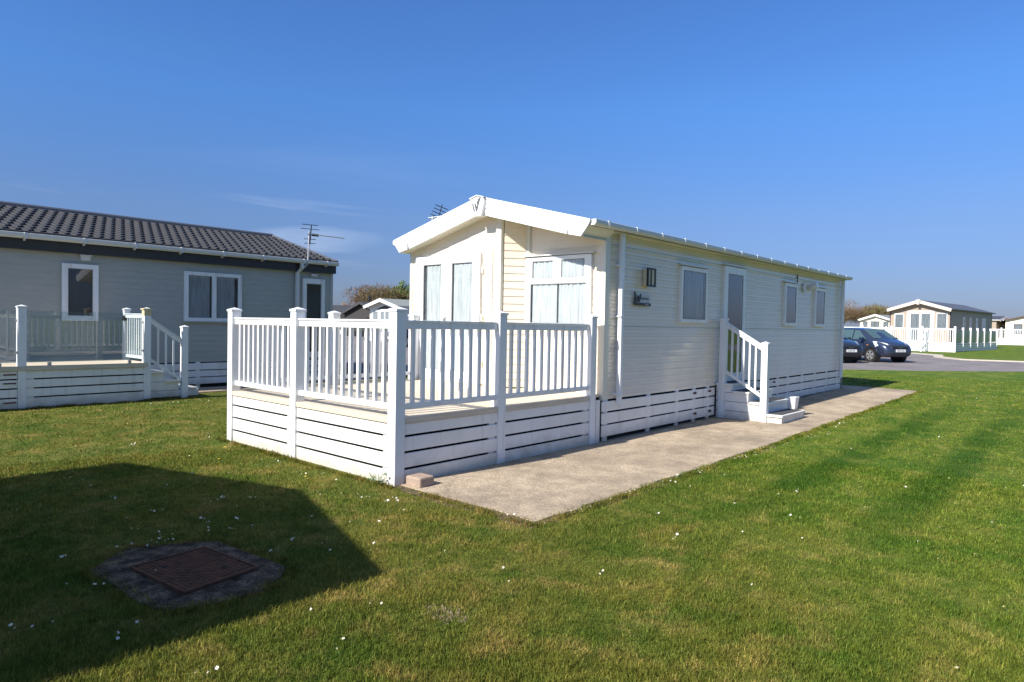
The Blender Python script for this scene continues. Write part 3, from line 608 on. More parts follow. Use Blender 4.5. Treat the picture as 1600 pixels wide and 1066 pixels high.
Fy = lambda a, b, c: (a, 5.245-b, c)
for (x0, x1) in ((4.268, 5.637), (5.763, 7.467)):
    skirting(D, Fy, x0, x1, .603, SL, .0, [x1-.12], th=.018, feet=False, back=.07)
Fz = lambda a, b, c: (a, 8.745+b, c)
skirting(D, Fz, 4.27, 7.4, .603, SL, .0, [5.7], th=.018, feet=False, back=.07)
build('edge_trim', MB().box(7.60, 7.70, 5.21, 5.235, .0, .60), WHITEB, D)

# block at the corner and little weed
bl = build('concrete_block', MB().box(-.10, .10, -.105, .105, 0, .105), PAVER, None, bevel=.018)
bl.location = (4.345, 5.06, .0); bl.rotation_euler = (0, 0, R_(3)); tag(bl, 'loose pinkish concrete block lying against the deck corner post', 'block')

# ------------------------------------------------------------------ porch steps
ST = thing('porch_steps', 'white side steps with one sloping rail in front of the caravan side door', 'steps', (11.3, 4.3, 0))
post(ST, 11.36, 5.09, 1.80, s=.055); post(ST, 11.345, 4.335, 1.39, s=.055)
railing(ST, (11.35, 5.033), (11.35, 4.392), zt=1.735, zb=.83, n=5, slope=.385, th=.10, w=.03)
TR = [(5.19, 4.91, .65), (4.91, 4.61, .525), (4.61, 4.325, .36), (4.325, 4.03, .18)]
MATT = mat('dark_rubber_mat', (.055, .055, .058), .85, bump=.4, bscale=200)
for k, (ya, yb, z) in enumerate(TR):
    xl = 11.33
    build('tread', MB().box(xl-.03, 12.45, yb-.02, ya-.022 if k else ya, z-.035, z), WHITEB, ST, bevel=.004)
    build('riser', MB().box(xl+.019, 12.399, yb, yb+.02, .012 if k == 3 else TR[k+1][2]+.001 if k < 3 else 0, z-.036), WHITEB, ST)
    build('tread_mat', MB().box(xl+.06, 12.36, yb+.03, ya-.03, z+.001, z+.01), MATT, ST)
    for zz0, zz1 in ((.012, .17), (.178, .335), (.343, .49), (.498, .64)):
        if zz0 < z-.06: build('side_panel', MB().box(xl-.002, xl+.018, yb, ya-.0005, zz0, min(zz1, z-.036)), WHITEB, ST); build('side_panel', MB().box(12.40, 12.418, yb, ya-.0005, zz0, min(zz1, z-.036)), WHITEB, ST)

# ------------------------------------------------------------------ neighbouring lodge
G = thing('grey_lodge', 'grey boarded lodge with charcoal tiled roof and black fascia on the left', 'lodge', (10.33, 15.8, 0))
NY, NX0, NX1 = 15.8, -2.2, 10.33; RY, RZ, EY, EZ = 19.1, 4.16, 15.62, 3.20
Fn = lambda a, b, c: (a, NY-b, c)
build('side_wall', siding(Fn, [(NX0, .61), (NX1-.05, .61), (NX1-.05, 3.0), (NX0, 3.0)], .125, .010, mid=False), GREY, G)
Fe = lambda a, b, c: (NX1+b, a, c)
build('end_wall', siding(Fe, [(NY+.05, .61), (22.4, .61), (22.4, 3.2), (RY, 4.1), (NY+.05, 3.2)], .125, .010, mid=False), GREY, G)
Fe2 = lambda a, b, c: (NX0-b, a, c)
build('end_wall', siding(Fe2, [(NY+.05, .61), (22.4, .61), (22.4, 3.2), (RY, 4.1), (NY+.05, 3.2)], .125, .010, mid=False), GREY, G)
build('side_wall', MB().box(NX0, NX1, 22.38, 22.4, .61, 3.0), GREY, G)
GT = mat('grey_trim', (.42, .42, .38), .5)
build('corner_trim', MB().box(NX1-.06, NX1+.02, NY-.02, NY+.06, .6, 3.0), GT, G); build('corner_trim', MB().box(NX0-.02, NX0+.06, NY-.02, NY+.06, .6, 3.0), GT, G)
build('fascia', MB().box(NX0-.1, NX1+.04, EY+.05, EY+.075, 2.90, 3.17), BLACKP, G)
build('fascia', MB().box(NX0-.1, NX1+.04, EY+.08, NY-.012, 2.90, 2.915), BLACKP, G)
build('verge', MB().prism([(NX1+.02, EY+.08, 2.93), (NX1+.02, EY+.08, 3.17), (NX1+.02, RY, RZ-.03), (NX1+.02, 22.6, 3.17), (NX1+.02, 22.6, 2.93), (NX1+.02, RY, RZ-.26)], (.03, 0, 0)), BLACKP, G)
# tiles: courses with scalloped waves
mb = MB(); SLP = (RZ-EZ)/(RY-EY); per = .205; crs = .33
def tiles(ya, yb, za, zb, sgn):
    L = math.hypot(yb-ya, zb-za); nc = int(round(L/crs)); nx = int((NX1+.12-(NX0-.12))/per*12)
    for c in range(nc):
        idx = len(mb.v)
        for i in range(nx+1):
            x = NX0-.12+(NX1+.16-NX0)*i/nx; ph = (x/per+(.5 if c % 2 else 0))
            wv = .5-.5*math.cos(2*math.pi*ph)
            for t, h in ((-.04-.42*wv, -.004), (-.02-.42*wv, .046+.004*wv), (.4, .026+.006*wv), (1.02, .004)):
                q = (c+t)/nc; q = max(q, 0.0)
                mb.v.append((x, ya+(yb-ya)*q, za+(zb-za)*q+h))
        for i in range(nx):
            for k in range(3):
                a = idx+i*4+k; mb.f.append((a, a+4, a+5, a+1))
tiles(EY, RY, EZ, RZ, 1); tiles(22.58, RY, EZ, RZ, -1)
rf = build('roof', mb, TILE, G, smooth=False, fixn=False)
build('roof_underlay', MB().prism([(NX0-.1, EY, EZ-.02), (NX0-.1, RY, RZ-.02), (NX0-.1, 22.58, EZ-.02), (NX0-.1, 22.58, EZ-.05), (NX0-.1, RY, RZ-.05), (NX0-.1, EY, EZ-.05)], (NX1-NX0+.1, 0, 0)), BLACKP, rf)
rdg = MB(); rdg.tube((NX0-.12, RY, RZ+.0), (NX1+.03, RY, RZ+.0), .085, n=12); build('ridge_tiles', rdg, RIDGE, rf)
vg = MB(); vg.tube((NX1+.03, EY, EZ+.02), (NX1+.03, RY, RZ+.02), .045, n=8); vg.tube((NX1+.03, 22.58, EZ+.02), (NX1+.03, RY, RZ+.02), .045, n=8); build('verge_tiles', vg, RIDGE, rf)
build('gutter', MB().prism([(NX0-.1, EY-.02, 3.10), (NX0-.1, EY-.02, 3.20), (NX0-.1, EY-.125, 3.20), (NX0-.1, EY-.12, 3.13), (NX0-.1, EY-.08, 3.095)], (NX1-NX0+.13, 0, 0)), GUTTER, G, bevel=.01)
for x in (-1.2, -.3, .6, 1.5, 2.42, 3.35, 4.35, 5.3, 6.25, 7.2, 8.2, 9.3, 10.0): build('gutter_bracket', MB().box(x, x+.05, EY-.13, EY-.01, 3.09, 3.208).box(x+.01, x+.04, EY-.02, EY+.05, 3.06, 3.11), GUTTER, G)
window(G, Fn, 4.03, 4.68, 1.53, 2.69, [(4.13, 4.58, 1.63, 2.60)], back='dark', proud=.06)
window(G, Fn, 6.42, 7.77, 1.56, 2.70, [(6.51, 7.05, 1.64, 2.62), (7.15, 7.68, 1.64, 2.62)], back='dark', curtains=[(6.53, 7.0, 1.65, 2.61, CURTG, 11), (7.17, 7.60, 1.65, 2.61, CURTG, 12)], proud=.06)
build('sill_strip', MB().box(6.40, 7.79, 15.72, 15.79, 1.535, 1.556), GT, G)
window(G, Fn, 9.42, 10.08, .66, 2.73, [(9.53, 9.97, .80, 2.60)], back='dark', name='door', proud=.06)
build('downpipe', MB().box(9.19, 9.27, 15.66, 15.74, .1, 2.85).hexa([(9.19, 15.66, 2.85), (9.27, 15.66, 2.85), (9.27, 15.74, 2.85), (9.19, 15.74, 2.85)], [(9.24, 15.52, 2.97), (9.32, 15.52, 2.97), (9.32, 15.60, 2.97), (9.24, 15.60, 2.97)]).box(9.24, 9.32, 15.52, 15.60, 2.971, 3.15), GUTTER, G)
build('wall_vent', MB().box(4.36, 4.53, 15.74, 15.79, 2.77, 2.88).box(4.34, 4.55, 15.70, 15.74, 2.86, 2.885), GUTTER, G)
build('alarm_light', MB().box(9.66, 9.83, 15.72, 15.79, 2.79, 2.86), GUTTER, G)
Fg = lambda a, b, c: (a, 15.78-b, c)
skirting(G, Fg, 5.2, 10.3, .585, [(.43, .41), (.27, .25)], .10, [5.6, 6.7, 7.9, 9.0, 10.1], gfn=lambda a: .015)
Fh = lambda a, b, c: (10.31+b, a, c)
skirting(G, Fh, 15.8, 22.4, .585, [(.43, .41), (.27, .25)], .10, [16.2, 18, 20, 22], gfn=lambda a: .03)
# its aerial on the gutter
an = thing('tv_aerial', 'long yagi television aerial on a cranked pole at the grey lodge eaves', 'aerial', (9.45, 15.55, 3.0))
build('mast', MB().tube((9.32, 15.55, 2.98), (9.42, 15.52, 3.10), .022, n=8).tube((9.42, 15.52, 3.10), (9.44, 15.5, 3.93), .02, n=8), STEEL, an)
mb = MB(); mb.tube((9.38, 15.5, 3.86), (10.4, 15.35, 3.84), .012, n=6)
for k in range(13):
    x = 9.66+k*.058; yy = 15.5-.15*(x-9.38); L = .085; mb.tube((x-.03, yy-L*.4, 3.85-L*.0), (x+.03, yy+L*.4, 3.85), .006, n=5)
build('boom', mb, ALU, an)
mb = MB()
for z, w_ in ((4.10, .2), (3.99, .24), (3.73, .14), (3.62, .13)):
    mb.tube((9.46-w_, 15.55, z), (9.46+w_, 15.45, z), .009, n=5)
mb.tube((9.46, 15.5, 3.6), (9.50, 15.5, 4.1), .014, n=5); mb.box(9.52, 9.70, 15.47, 15.53, 3.82, 3.88)
build('reflector', mb, BLACK, an)

# neighbour's side deck
ND = thing('side_deck', 'white side deck with glass panels and gate beside the grey lodge', 'deck', (5.0, 13.95, 0))
def npost(x, y, z1, m=WHITE): return post(ND, x, y, z1, s=.062)
p_ = npost(.98, 14.01, 1.78); npost(2.985, 14.01, 1.785); cpost = npost(5.0, 14.01, 1.80); npost(5.06, 15.28, 1.80)
build('post_cap', MB().box(4.915, 5.085, 13.925, 14.095, 1.776, 1.80).box(4.935, 5.065, 13.945, 14.075, 1.66, 1.7755), mat('timber_cap', (.55, .46, .28), .6), cpost)
for x0, x1 in ((1.06, 2.90), (3.07, 4.92), (-1.0, .90)):
    gp = build('glass_panel', MB().box(x0, x1, 14.005, 14.015, .80, 1.70), GLASSD, ND)
    for x in (x0, x1):
        for z in (.98, 1.53):
            s_ = -.05 if x == x0 else .05
            build('clamp', MB().tube((x+s_*.2, 13.985, z), (x+s_*.2, 14.035, z), .022, n=10).box(min(x, x+s_), max(x, x+s_), 14.0, 14.02, z-.012, z+.012), ALU, gp)
    for x in (x0+.3, x1-.25): build('foot_clamp', MB().box(x, x+.05, 13.98, 14.04, .745, .80), STEEL, gp)
mb = MB(); x = -1.0
yv = 13.99
while yv < 15.76: mb.box(-2.2, 5.06, yv, min(yv+.142, 15.77), .71, .742); yv += .147
build('floor', mb, DECKING, ND)
build('nosing', MB().box(-2.2, 5.0, 13.93, 13.988, .665, .742), DECKING, ND)
Fq = lambda a, b, c: (a, 13.985-b, c)
for x0, x1 in ((-1.9, .92), (1.04, 2.92), (3.05, 4.94)):
    skirting(ND, Fq, x0, x1, .66, [(.529, .505), (.369, .345), (.209, .185)], .0, [x0+.01], th=.018, feet=False, back=.06)
for z in (.6, .45, .12): build('cupboard_hinge', MB().box(2.72, 2.90, 13.955, 13.966, z-.01, z+.012), RUST, ND)
Fr = lambda a, b, c: (5.02+b, a, c)
skirting(ND, Fr, 14.1, 15.2, .66, [(.525, .508)], .0, [14.2], th=.018, feet=False, back=.06)
railing(ND, (5.03, 14.10), (5.03, 15.20), zt=1.70, zb=.80, n=8, name='gate', w=.03)
gt = [o for o in ND.children if o.name.startswith('gate')][-1]
for z in (.95, 1.6): build('hinge', MB().box(4.99, 5.07, 14.07, 14.13, z-.04, z+.04), BLACK, gt)
build('latch', MB().box(4.96, 5.03, 15.17, 15.24, 1.55, 1.66), BLACK, gt)
NS = thing('deck_steps', 'white steps with a sloping rail descending from the grey lodge deck', 'steps', (5.6, 14.1, 0))
post(NS, 5.72, 14.02, 1.46, s=.058)
railing(NS, (5.07, 14.02), (5.66, 14.02), zt=1.62, zb=.77, n=3, slope=.42, th=.10, w=.03)
for k, (xa, xb, z) in enumerate(((5.07, 5.33, .56), (5.33, 5.62, .38), (5.62, 6.02, .20))):
    build('tread', MB().box(xa, xb+.02, 13.97 if k < 2 else 14.09, 15.15, z-.03, z), WHITEB, NS)
    for zz0, zz1 in ((.04, .165), (.172, .345), (.352, .52)):
        if zz0 < z-.05: build('side_panel', MB().box(xa, xb-.001, 14.04, 14.055, zz0, min(zz1, z-.031)), WHITEB, NS)
    build('riser', MB().box(xb-.015, xb, 14.06, 15.14, .03, z-.031), WHITEB, NS)

# ------------------------------------------------------------------ further caravans
CURTFAR = mat('far_curtain', (.20, .22, .24), .8, col2=(.12, .135, .15), vscale=5, stretch=(3, 3, .4))
def caravan(name, label, cat, loc, rz, w=3.75, L=11.5, ze=2.75, zrg=3.3, wallm=CREAM, roofm=SHEET, boardm=WHITE, trimm=None, panes=(), side=(), group=None, zb=.5, skirt=True, gutm=None, over=.35, boards=True, curt=CURTFAR):
    """front gable at local x=0 facing -x, body towards +x, centred on y"""
    t = thing(name, label, cat, loc, group, rz)
    h = w/2; trimm = trimm or wallm
    def bl(nm, mb, m, par=None, bevel=0): return build(nm, mb, m, par or t, local=True, bevel=bevel)
    tp = lambda y: zrg-.06-(zrg-ze)*abs(y)/(h+.1)
    F = lambda a, b, c: (-b, a, c)
    bl('front_wall', siding(F, [(-h, zb), (h, zb), (h, tp(h)), (0, tp(0)), (-h, tp(h))], .14, .008, mid=False), wallm)
    for s in (-1, 1):
        Fs_ = (lambda s: lambda a, b, c: (a, s*(h+b), c))(s)
        bl('side_wall', siding(Fs_, [(0, zb), (L, zb), (L, ze-.03), (0, ze-.03)], .14, .008, mid=False), wallm)
        bl('corner_trim', MB().box(-.015, .06, s*(h-.05), s*(h+.015), zb, ze-.02), trimm); bl('corner_trim', MB().box(L-.06, L+.015, s*(h-.05), s*(h+.015), zb, ze-.02), trimm)
        ye = h+.14; ze_ = zrg-(zrg-ze)*ye/(h+.1)
        bl('roof', MB().prism([(-over, 0, zrg), (-over, s*ye, ze_), (-over, s*ye, ze_-.05), (-over, 0, zrg-.05)], (L+over+.1, 0, 0)), roofm)
        if boards: bl('gable_board', MB().prism([(-over-.03, 0, zrg+.005), (-over-.03, s*ye, ze_+.005), (-over-.03, s*(ye-.06), ze_-.20), (-over-.03, 0, zrg-.24)], (.028, 0, 0)), boardm)
        bl('gutter', MB().box(-over, L+.1, s*ye, s*(ye+.09), ze_-.09, ze_-.01), gutm or GUTTER)
        if skirt:
            for k in range(3):
                z1 = zb-.02-k*.155; bl('skirting_board', MB().box(0.01, L, s*(h-.02), s*(h-.0), z1-.135, z1), WHITEB)
    if skirt:
        for k in range(3):
            z1 = zb-.02-k*.155; bl('skirting_board', MB().box(-.004, .016, -h, h, z1-.135, z1), WHITEB)
    bl('shade_backing', MB().box(.05, L-.02, -h+.06, h-.06, .0, zb), DARK)  # dark block in place of the shade below the floor
    bl('rear_wall', MB().box(L-.03, L, -h+.01, h-.01, zb, ze-.03).prism([(L-.03, -h, ze-.03), (L-.03, 0, tp(0)), (L-.03, h, ze-.03)], (.03, 0, 0)), wallm)
    def win(F_, a0, a1, c0, c1, n, cm, fm=WHITE, nm='window'):
        mb = MB(); bw = .06; st = (a1-a0)/n
        for i in range(n):
            lbox(mb, F_, a0+i*st, a0+i*st+bw, 0, .05, c0, c1); lbox(mb, F_, a0+(i+1)*st-bw, a0+(i+1)*st-.001, 0, .05, c0, c1)
            lbox(mb, F_, a0+i*st+bw, a0+(i+1)*st-bw, 0, .05, c0, c0+bw); lbox(mb, F_, a0+i*st+bw, a0+(i+1)*st-bw, 0, .05, c1-bw, c1)
        wo = bl(nm, mb, fm)
        for i in range(n):
            p = MB(); lbox(p, F_, a0+i*st+bw, a0+(i+1)*st-bw, .034, .036, c0+bw, c1-bw); build('pane', p, GLASS, wo, local=True)
            p = MB(); lbox(p, F_, a0+i*st+bw, a0+(i+1)*st-bw, .010, .012, c0+bw, c1-bw); build('room_backing', p, GREYIN if cm else DARKIN, wo, local=True)
            if cm:
                m_ = curtain(F_, a0+i*st+bw, a0+(i+1)*st-bw, c0+bw, c1-bw, .023, seed=i+int(a0*7), amp=.009)
                build('curtain', m_, cm, wo, local=True, fixn=False, smooth=True)
    for q in panes: win(F, *q)
    for q in side: win(lambda a, b, c: (a, -h-b, c), *q)
    return t, bl
BEIGE = mat('beige_siding', (.33, .26, .195), .5)
# large caravan with its own deck beyond the car park
cE, bE = caravan('static_caravan', 'beige caravan with grey roof and white deck beyond the parked cars', 'caravan', (55, 10.1, .36), R_(-5.5), w=3.85, L=11.5, ze=2.92, zrg=3.55,
    wallm=BEIGE, roofm=mat('dark_grey_roof', (.085, .085, .09), .5), boardm=mat('pale_pink_board', (.56, .48, .42), .5), trimm=BLACKP, gutm=BLACKP,
    panes=[(.98, 1.62, 1.5, 2.58, 1, CURTFAR), (-.75, .62, .62, 2.62, 2, CURTFAR, WHITE, 'french_doors'), (-1.75, -1.05, 1.5, 2.62, 1, CURTFAR)],
    side=[(3.0, 3.5, 1.6, 2.4, 1, None), (4.8, 5.2, 1.2, 2.4, 1, CURTG), (6.6, 7.0, 1.2, 2.4, 1, CURTG), (8.3, 9.4, 1.3, 2.4, 2, CURTG)])
bE('emblem_box', MB().prism([(-.46, .14, 3.58), (-.46, -.14, 3.58), (-.46, -.08, 3.2), (-.46, .08, 3.2)], (.08, 0, 0)), mat('grey_box', (.4, .38, .36), .5))
bE('front_trim', MB().box(-.05, -.012, .66, .80, .6, 2.75).box(-.05, -.012, -.93, -.79, .6, 2.75).box(-.05, -.012, -.785, .655, 2.63, 2.77), WHITE)
def wide_deck(label, loc, rz, w, d, glass_side=True, L=11):
    t = thing('raised_deck', label, 'deck', loc, None, rz)
    def bl(nm, mb, m, par=None): return build(nm, mb, m, par or t, local=True)
    def pst(x, y, z=1.72): bl('post', MB().box(x-.06, x+.06, y-.06, y+.06, 0, z), WHITE)
    y0, y1 = -w/2, w/2
    bl('floor', MB().box(0, d, y0, y1, .54, .58), DECKING)
    for k in range(4): bl('skirting_board', MB().box(-.03, -.01, y0, y1, .40-.135*k, .525-.135*k), WHITEB)
    n = 3
    for i in range(n+1): pst(-.02, y0+(y1-y0)*i/n)
    for i in range(n):
        a, b = y0+(y1-y0)*i/n+.06, y0+(y1-y0)*(i+1)/n-.06
        r = bl('railing', MB().box(-.04, 0, a, b, 1.50, 1.58).box(-.04, 0, a, b, .62, .68), WHITE)
        nb = int((b-a)/.13)
        for j in range(nb):
            yy = a+(b-a)*(j+.5)/nb; build('baluster', MB().box(-.04, -.005, yy-.018, yy+.018, .681, 1.499), WHITE, r, local=True)
    if glass_side:
        n = 6
        for i in range(1, n+1): pst(L*i/n, y0, 1.66)
        for i in range(n):
            a, b = L*i/n+.06, L*(i+1)/n-.06
            bl('glass_panel', MB().box(a, b, y0-.01, y0+.01, .68, 1.50), mat_frost)
            bl('rail', MB().box(a, b, y0-.03, y0+.03, .58, .65), WHITE)
            for k in range(3): bl('skirting_board', MB().box(a, b, y0-.03, y0-.01, .40-.15*k, .53-.15*k), WHITEB)
        bl('floor', MB().box(d, L, y0, y0+.9, .54, .58), DECKING)
        bl('shade_backing', MB().box(.02, L, y0+.03, y0+.05, 0, .53), DARK)
    bl('shade_backing', MB().box(.03, .05, y0, y1, 0, .53), DARK)  # dark sheet in place of the shade below the deck
    return t, bl
mat_frost = mat('frosted_glass', (.22, .27, .29), .12, spec=.8)
tE, bE2 = wide_deck('wide white deck with frosted side screens round the beige far caravan', (51.4, 10.15, .30), R_(-5.5), 5.6, 3.5)
bE2('gate_post', MB().box(-.30, -.2, -1.3, -1.18, 0, 1.6).prism([(-1.3, -1.27, .75), (-.2, -1.27, 1.55), (-.2, -1.27, 1.47), (-1.3, -1.27, .67)], (0, .06, 0)).prism([(-1.3, -1.27, .15), (-.2, -1.27, .62), (-.2, -1.27, .54), (-1.3, -1.27, .07)], (0, .06, 0)).box(-1.36, -1.26, -1.3, -1.2, -.05, .85), WHITE)
# others, farther off
caravan('static_caravan', 'pale cream caravan seen beyond the dark cars at the far side of the park', 'caravan', (95, 22.3, .55), R_(-4), w=3.7, L=11, ze=2.6, zrg=3.25, wallm=mat('pale_cream', (.72, .68, .56), .5),
    roofm=mat('sage_roof', (.22, .23, .20), .6), panes=[(.95, 1.5, 1.2, 2.3, 1, CURTFAR, GREYIN), (-.45, .6, .8, 2.35, 2, CURTFAR, GREYIN, 'french_doors'), (-1.5, -.9, 1.2, 2.3, 1, CURTFAR, GREYIN)])
wide_deck('low white deck in front of the pale cream caravan behind the cars', (92.5, 21.9, .54), R_(-4), 8.5, 2.3, glass_side=False)
caravan('static_caravan', 'small beige caravan with a charcoal roof at the right beyond the deck screens', 'caravan', (88, 8.45, .53), R_(78), w=3.6, L=5, ze=2.55, zrg=2.95, wallm=BEIGE, roofm=mat('charcoal_roof', (.06, .06, .065), .5),
    panes=[(-.9, -.1, 1.2, 2.1, 1, CURTFAR)], side=[(1.2, 2.0, 1.1, 2.1, 1, CURTFAR, GREYIN), (3.0, 3.8, 1.1, 2.1, 1, CURTFAR, GREYIN)])
caravan('static_caravan', 'cream caravan with brown roof edge cut off by the right picture edge', 'caravan', (86, 6.0, .52), R_(4), w=4.0, L=9, ze=2.55, zrg=3.1, wallm=mat('warm_cream', (.66, .58, .46), .5), roofm=mat('brown_roof', (.16, .11, .09), .5),
    panes=[(.6, 1.3, 1.1, 2.1, 1, CURTFAR, DARKIN), (-.6, .3, .7, 2.1, 1, CURTFAR, DARKIN, 'door')], boards=False)
wide_deck('white balustraded deck at the far right caravans', (83.2, 6.9, .50), R_(4), 7.0, 2.4, glass_side=False)
# caravans to the left of the near one, seen over the deck rail
cA, bA = caravan('static_caravan', 'white caravan with a black gable vent seen over the deck rail', 'caravan', (30, 39.05, .20), 0, w=3.6, L=10, ze=2.6, zrg=3.12, wallm=mat('white_siding', (.74, .74, .72), .5), roofm=mat('grey_green_roof', (.23, .245, .22), .7),
    panes=[(.75, 1.45, 1.0, 2.25, 1, CURTG), (-.55, .55, .6, 2.25, 2, CURTG, WHITE, 'french_doors'), (-1.45, -.75, 1.0, 2.25, 1, CURTG)], over=.5)
bA('gable_vent', MB().prism([(-.03, -1.0, 2.36), (-.03, 0, 2.62), (-.03, 1.0, 2.36)], (.02, 0, 0)), BLACK)
DKT = mat('dark_timber', (.035, .032, .03), .8); DKR = mat('black_felt_roof', (.03, .031, .033), .7, col2=(.055, .056, .06), vscale=5)
cB, bB = caravan('dark_cabin', 'black timber cabin with a dark felt roof left of the white caravan', 'cabin', (36, 50.1, .24), 0, w=5.6, L=10, ze=2.2, zrg=3.2, wallm=DKT, roofm=DKR, boardm=DKR, gutm=DKR, skirt=False, panes=[(-.4, .5, 1.0, 1.7, 1, None, DKT)])
bB('flue', MB().tube((.4, -.4, 3.0), (.4, -.4, 3.75), .10, n=8), BLACK)
caravan('static_caravan', 'low dark roofed caravan with a strip of small white windows left of the black cabin', 'caravan', (36, 62, .3), R_(-50), w=4.0, L=12, ze=2.35, zrg=2.95, wallm=DKT, roofm=DKR, boardm=DKR, gutm=DKR, side=[(1, 2.6, 1.9, 2.25, 2, CURTFAR), (4, 5.4, 1.9, 2.25, 2, CURTFAR), (7, 9.4, 1.9, 2.25, 3, CURTFAR)])
hs_ = thing('house', 'distant house showing only its orange tiled roof above the dark roofs', 'house', (80, 118, .5), None, R_(-30))
build('roof', MB().prism([(-4, -6, 3.3), (0, -6, 4.5), (4, -6, 3.3)], (0, 9, 0)), REDTILE, hs_, local=True)
build('wall', MB().box(-3.6, 3.6, -5.6, 2.6, 0, 3.3), BEIGE, hs_, local=True); build('chimney', MB().box(-.5, .2, -3, -2, 4.0, 5.0), TIMBER, hs_, local=True)
# the caravan behind the camera's left shoulder that shades the lawn
caravan('static_caravan', 'caravan whose gable shades the lawn at the left', 'caravan', (-.86, 6.2, 0), math.pi, w=4.2, L=10, ze=2.98, zrg=3.56, panes=[(-1.6, -.7, 1.2, 2.3, 1, CURTFAR), (.1, 1.6, .7, 2.5, 2, CURTFAR)]) if False else None
cS, bS = caravan('static_caravan', 'caravan whose gable end shades the lawn beside the manhole', 'caravan', (-11.9, 6.2, 0), 0, w=4.25, L=10.6, ze=2.98, zrg=3.52, panes=[(-1.6, -.7, 1.2, 2.3, 1, CURTFAR)], side=[(2, 3, 1.2, 2.3, 1, CURTG), (6, 7, 1.2, 2.3, 1, CURTG)])

# ------------------------------------------------------------------ parked cars
GL = mat('car_glass', (.06, .10, .10), .05, spec=1); TYRE = mat('tyre', (.02, .02, .02), .8); RIM = mat('alloy', (.55, .55, .56), .3, metal=.7)
PLATE = mat('plate_white', (.75, .75, .73), .4); CLEAR = mat('lamp_glass', (.55, .58, .6), .08, spec=.9); CHROME = mat('chrome', (.7, .7, .7), .15, metal=1)
def car(label, loc, rz, paint, st, wl, plate, grille_chrome=True, group='cars parked on the tarmac'):
    """st: stations (x, z_low, z_belt, z_roof, half width belt, half width roof); x forward"""
    t = thing('parked_car', label, 'car', loc, group, rz)
    bl = lambda nm, mb, m, par=None, **k: build(nm, mb, m, par or t, local=True, **k)
    mb = MB(); n = 11
    def ring(s):
        x, zl, zb_, zr_, wb, wr = s; P = []
        pts = [(0, zl), (wb*.72, zl), (wb*.95, zl+.08), (wb, zl+(zb_-zl)*.55), (wb*.965, zb_), (wr+(wb*.965-wr)*.5, (zb_+zr_)/2), (wr, zr_-.05), (wr*.8, zr_-.008), (0, zr_+.012)]
        return pts
    rings = [ring(s) for s in st]; m_ = len(rings[0])
    for s, rg in zip(st, rings): mb.v += [(s[0], y, z) for y, z in rg] + [(s[0], -y, z) for y, z in rg]
    for i in range(len(st)-1):
        for side in (0, m_):
            for k in range(m_-1):
                a = i*2*m_+side+k; mb.f.append((a, a+1, a+1+2*m_, a+2*m_) if side == 0 else (a, a+2*m_, a+2*m_+1, a+1))
    for i in (0, len(st)-1):
        for side in (0, m_):
            b0 = i*2*m_; mb.f.append(tuple(b0+side+k for k in range(m_)))
    body = bl('body', mb, paint, smooth=True)
    bv = body.modifiers.new('s', 'SUBSURF'); bv.levels = 2; bv.render_levels = 2
    return t, bl
PAINT = mat('blue_grey_paint', (.030, .042, .078), .25, coat=1, metal=.35); PAINT2 = mat('black_blue_paint', (.012, .014, .022), .22, coat=1)
def side_win(bl, pts, s, nm='side_window'):
    bl(nm, MB().prism([(x, s*y, z) for x, y, z in pts], (0, s*.012, 0)), GL)
def wheels(bl, xf, xr, yw, r):
    for x in (xf, xr):
        for s in (-1, 1):
            w = bl('wheel', MB().tube((x, s*yw, r), (x, s*(yw+.19), r), r, n=28), TYRE, bevel=.02)
            rm = MB().tube((x, s*(yw+.191), r), (x, s*(yw+.197), r), r*.66, n=24); build('wheel_well', rm, BLACK, w, local=True)
            sp = MB()
            for k in range(5):
                a = k*2*math.pi/5+.3; ca, sa = math.cos(a), math.sin(a); p = r*.64
                sp.prism([(x+ca*.03-sa*.035, s*(yw+.2), r+sa*.03+ca*.035), (x+ca*p-sa*.05, s*(yw+.2), r+sa*p+ca*.05), (x+ca*p+sa*.05, s*(yw+.2), r+sa*p-ca*.05), (x+ca*.03+sa*.035, s*(yw+.2), r+sa*.03-ca*.035)], (0, s*.014, 0))
            build('rim', sp, RIM, w, local=True)
            sp = MB(); nn = 24
            for k in range(nn):
                a, b_ = k*2*math.pi/nn, (k+1)*2*math.pi/nn
                sp.prism([(x+math.cos(a)*r*.68, s*(yw+.198), r+math.sin(a)*r*.68), (x+math.cos(b_)*r*.68, s*(yw+.198), r+math.sin(b_)*r*.68), (x+math.cos(b_)*r*.6, s*(yw+.198), r+math.sin(b_)*r*.6), (x+math.cos(a)*r*.6, s*(yw+.198), r+math.sin(a)*r*.6)], (0, s*.012, 0))
            build('rim', sp, RIM, w, local=True)
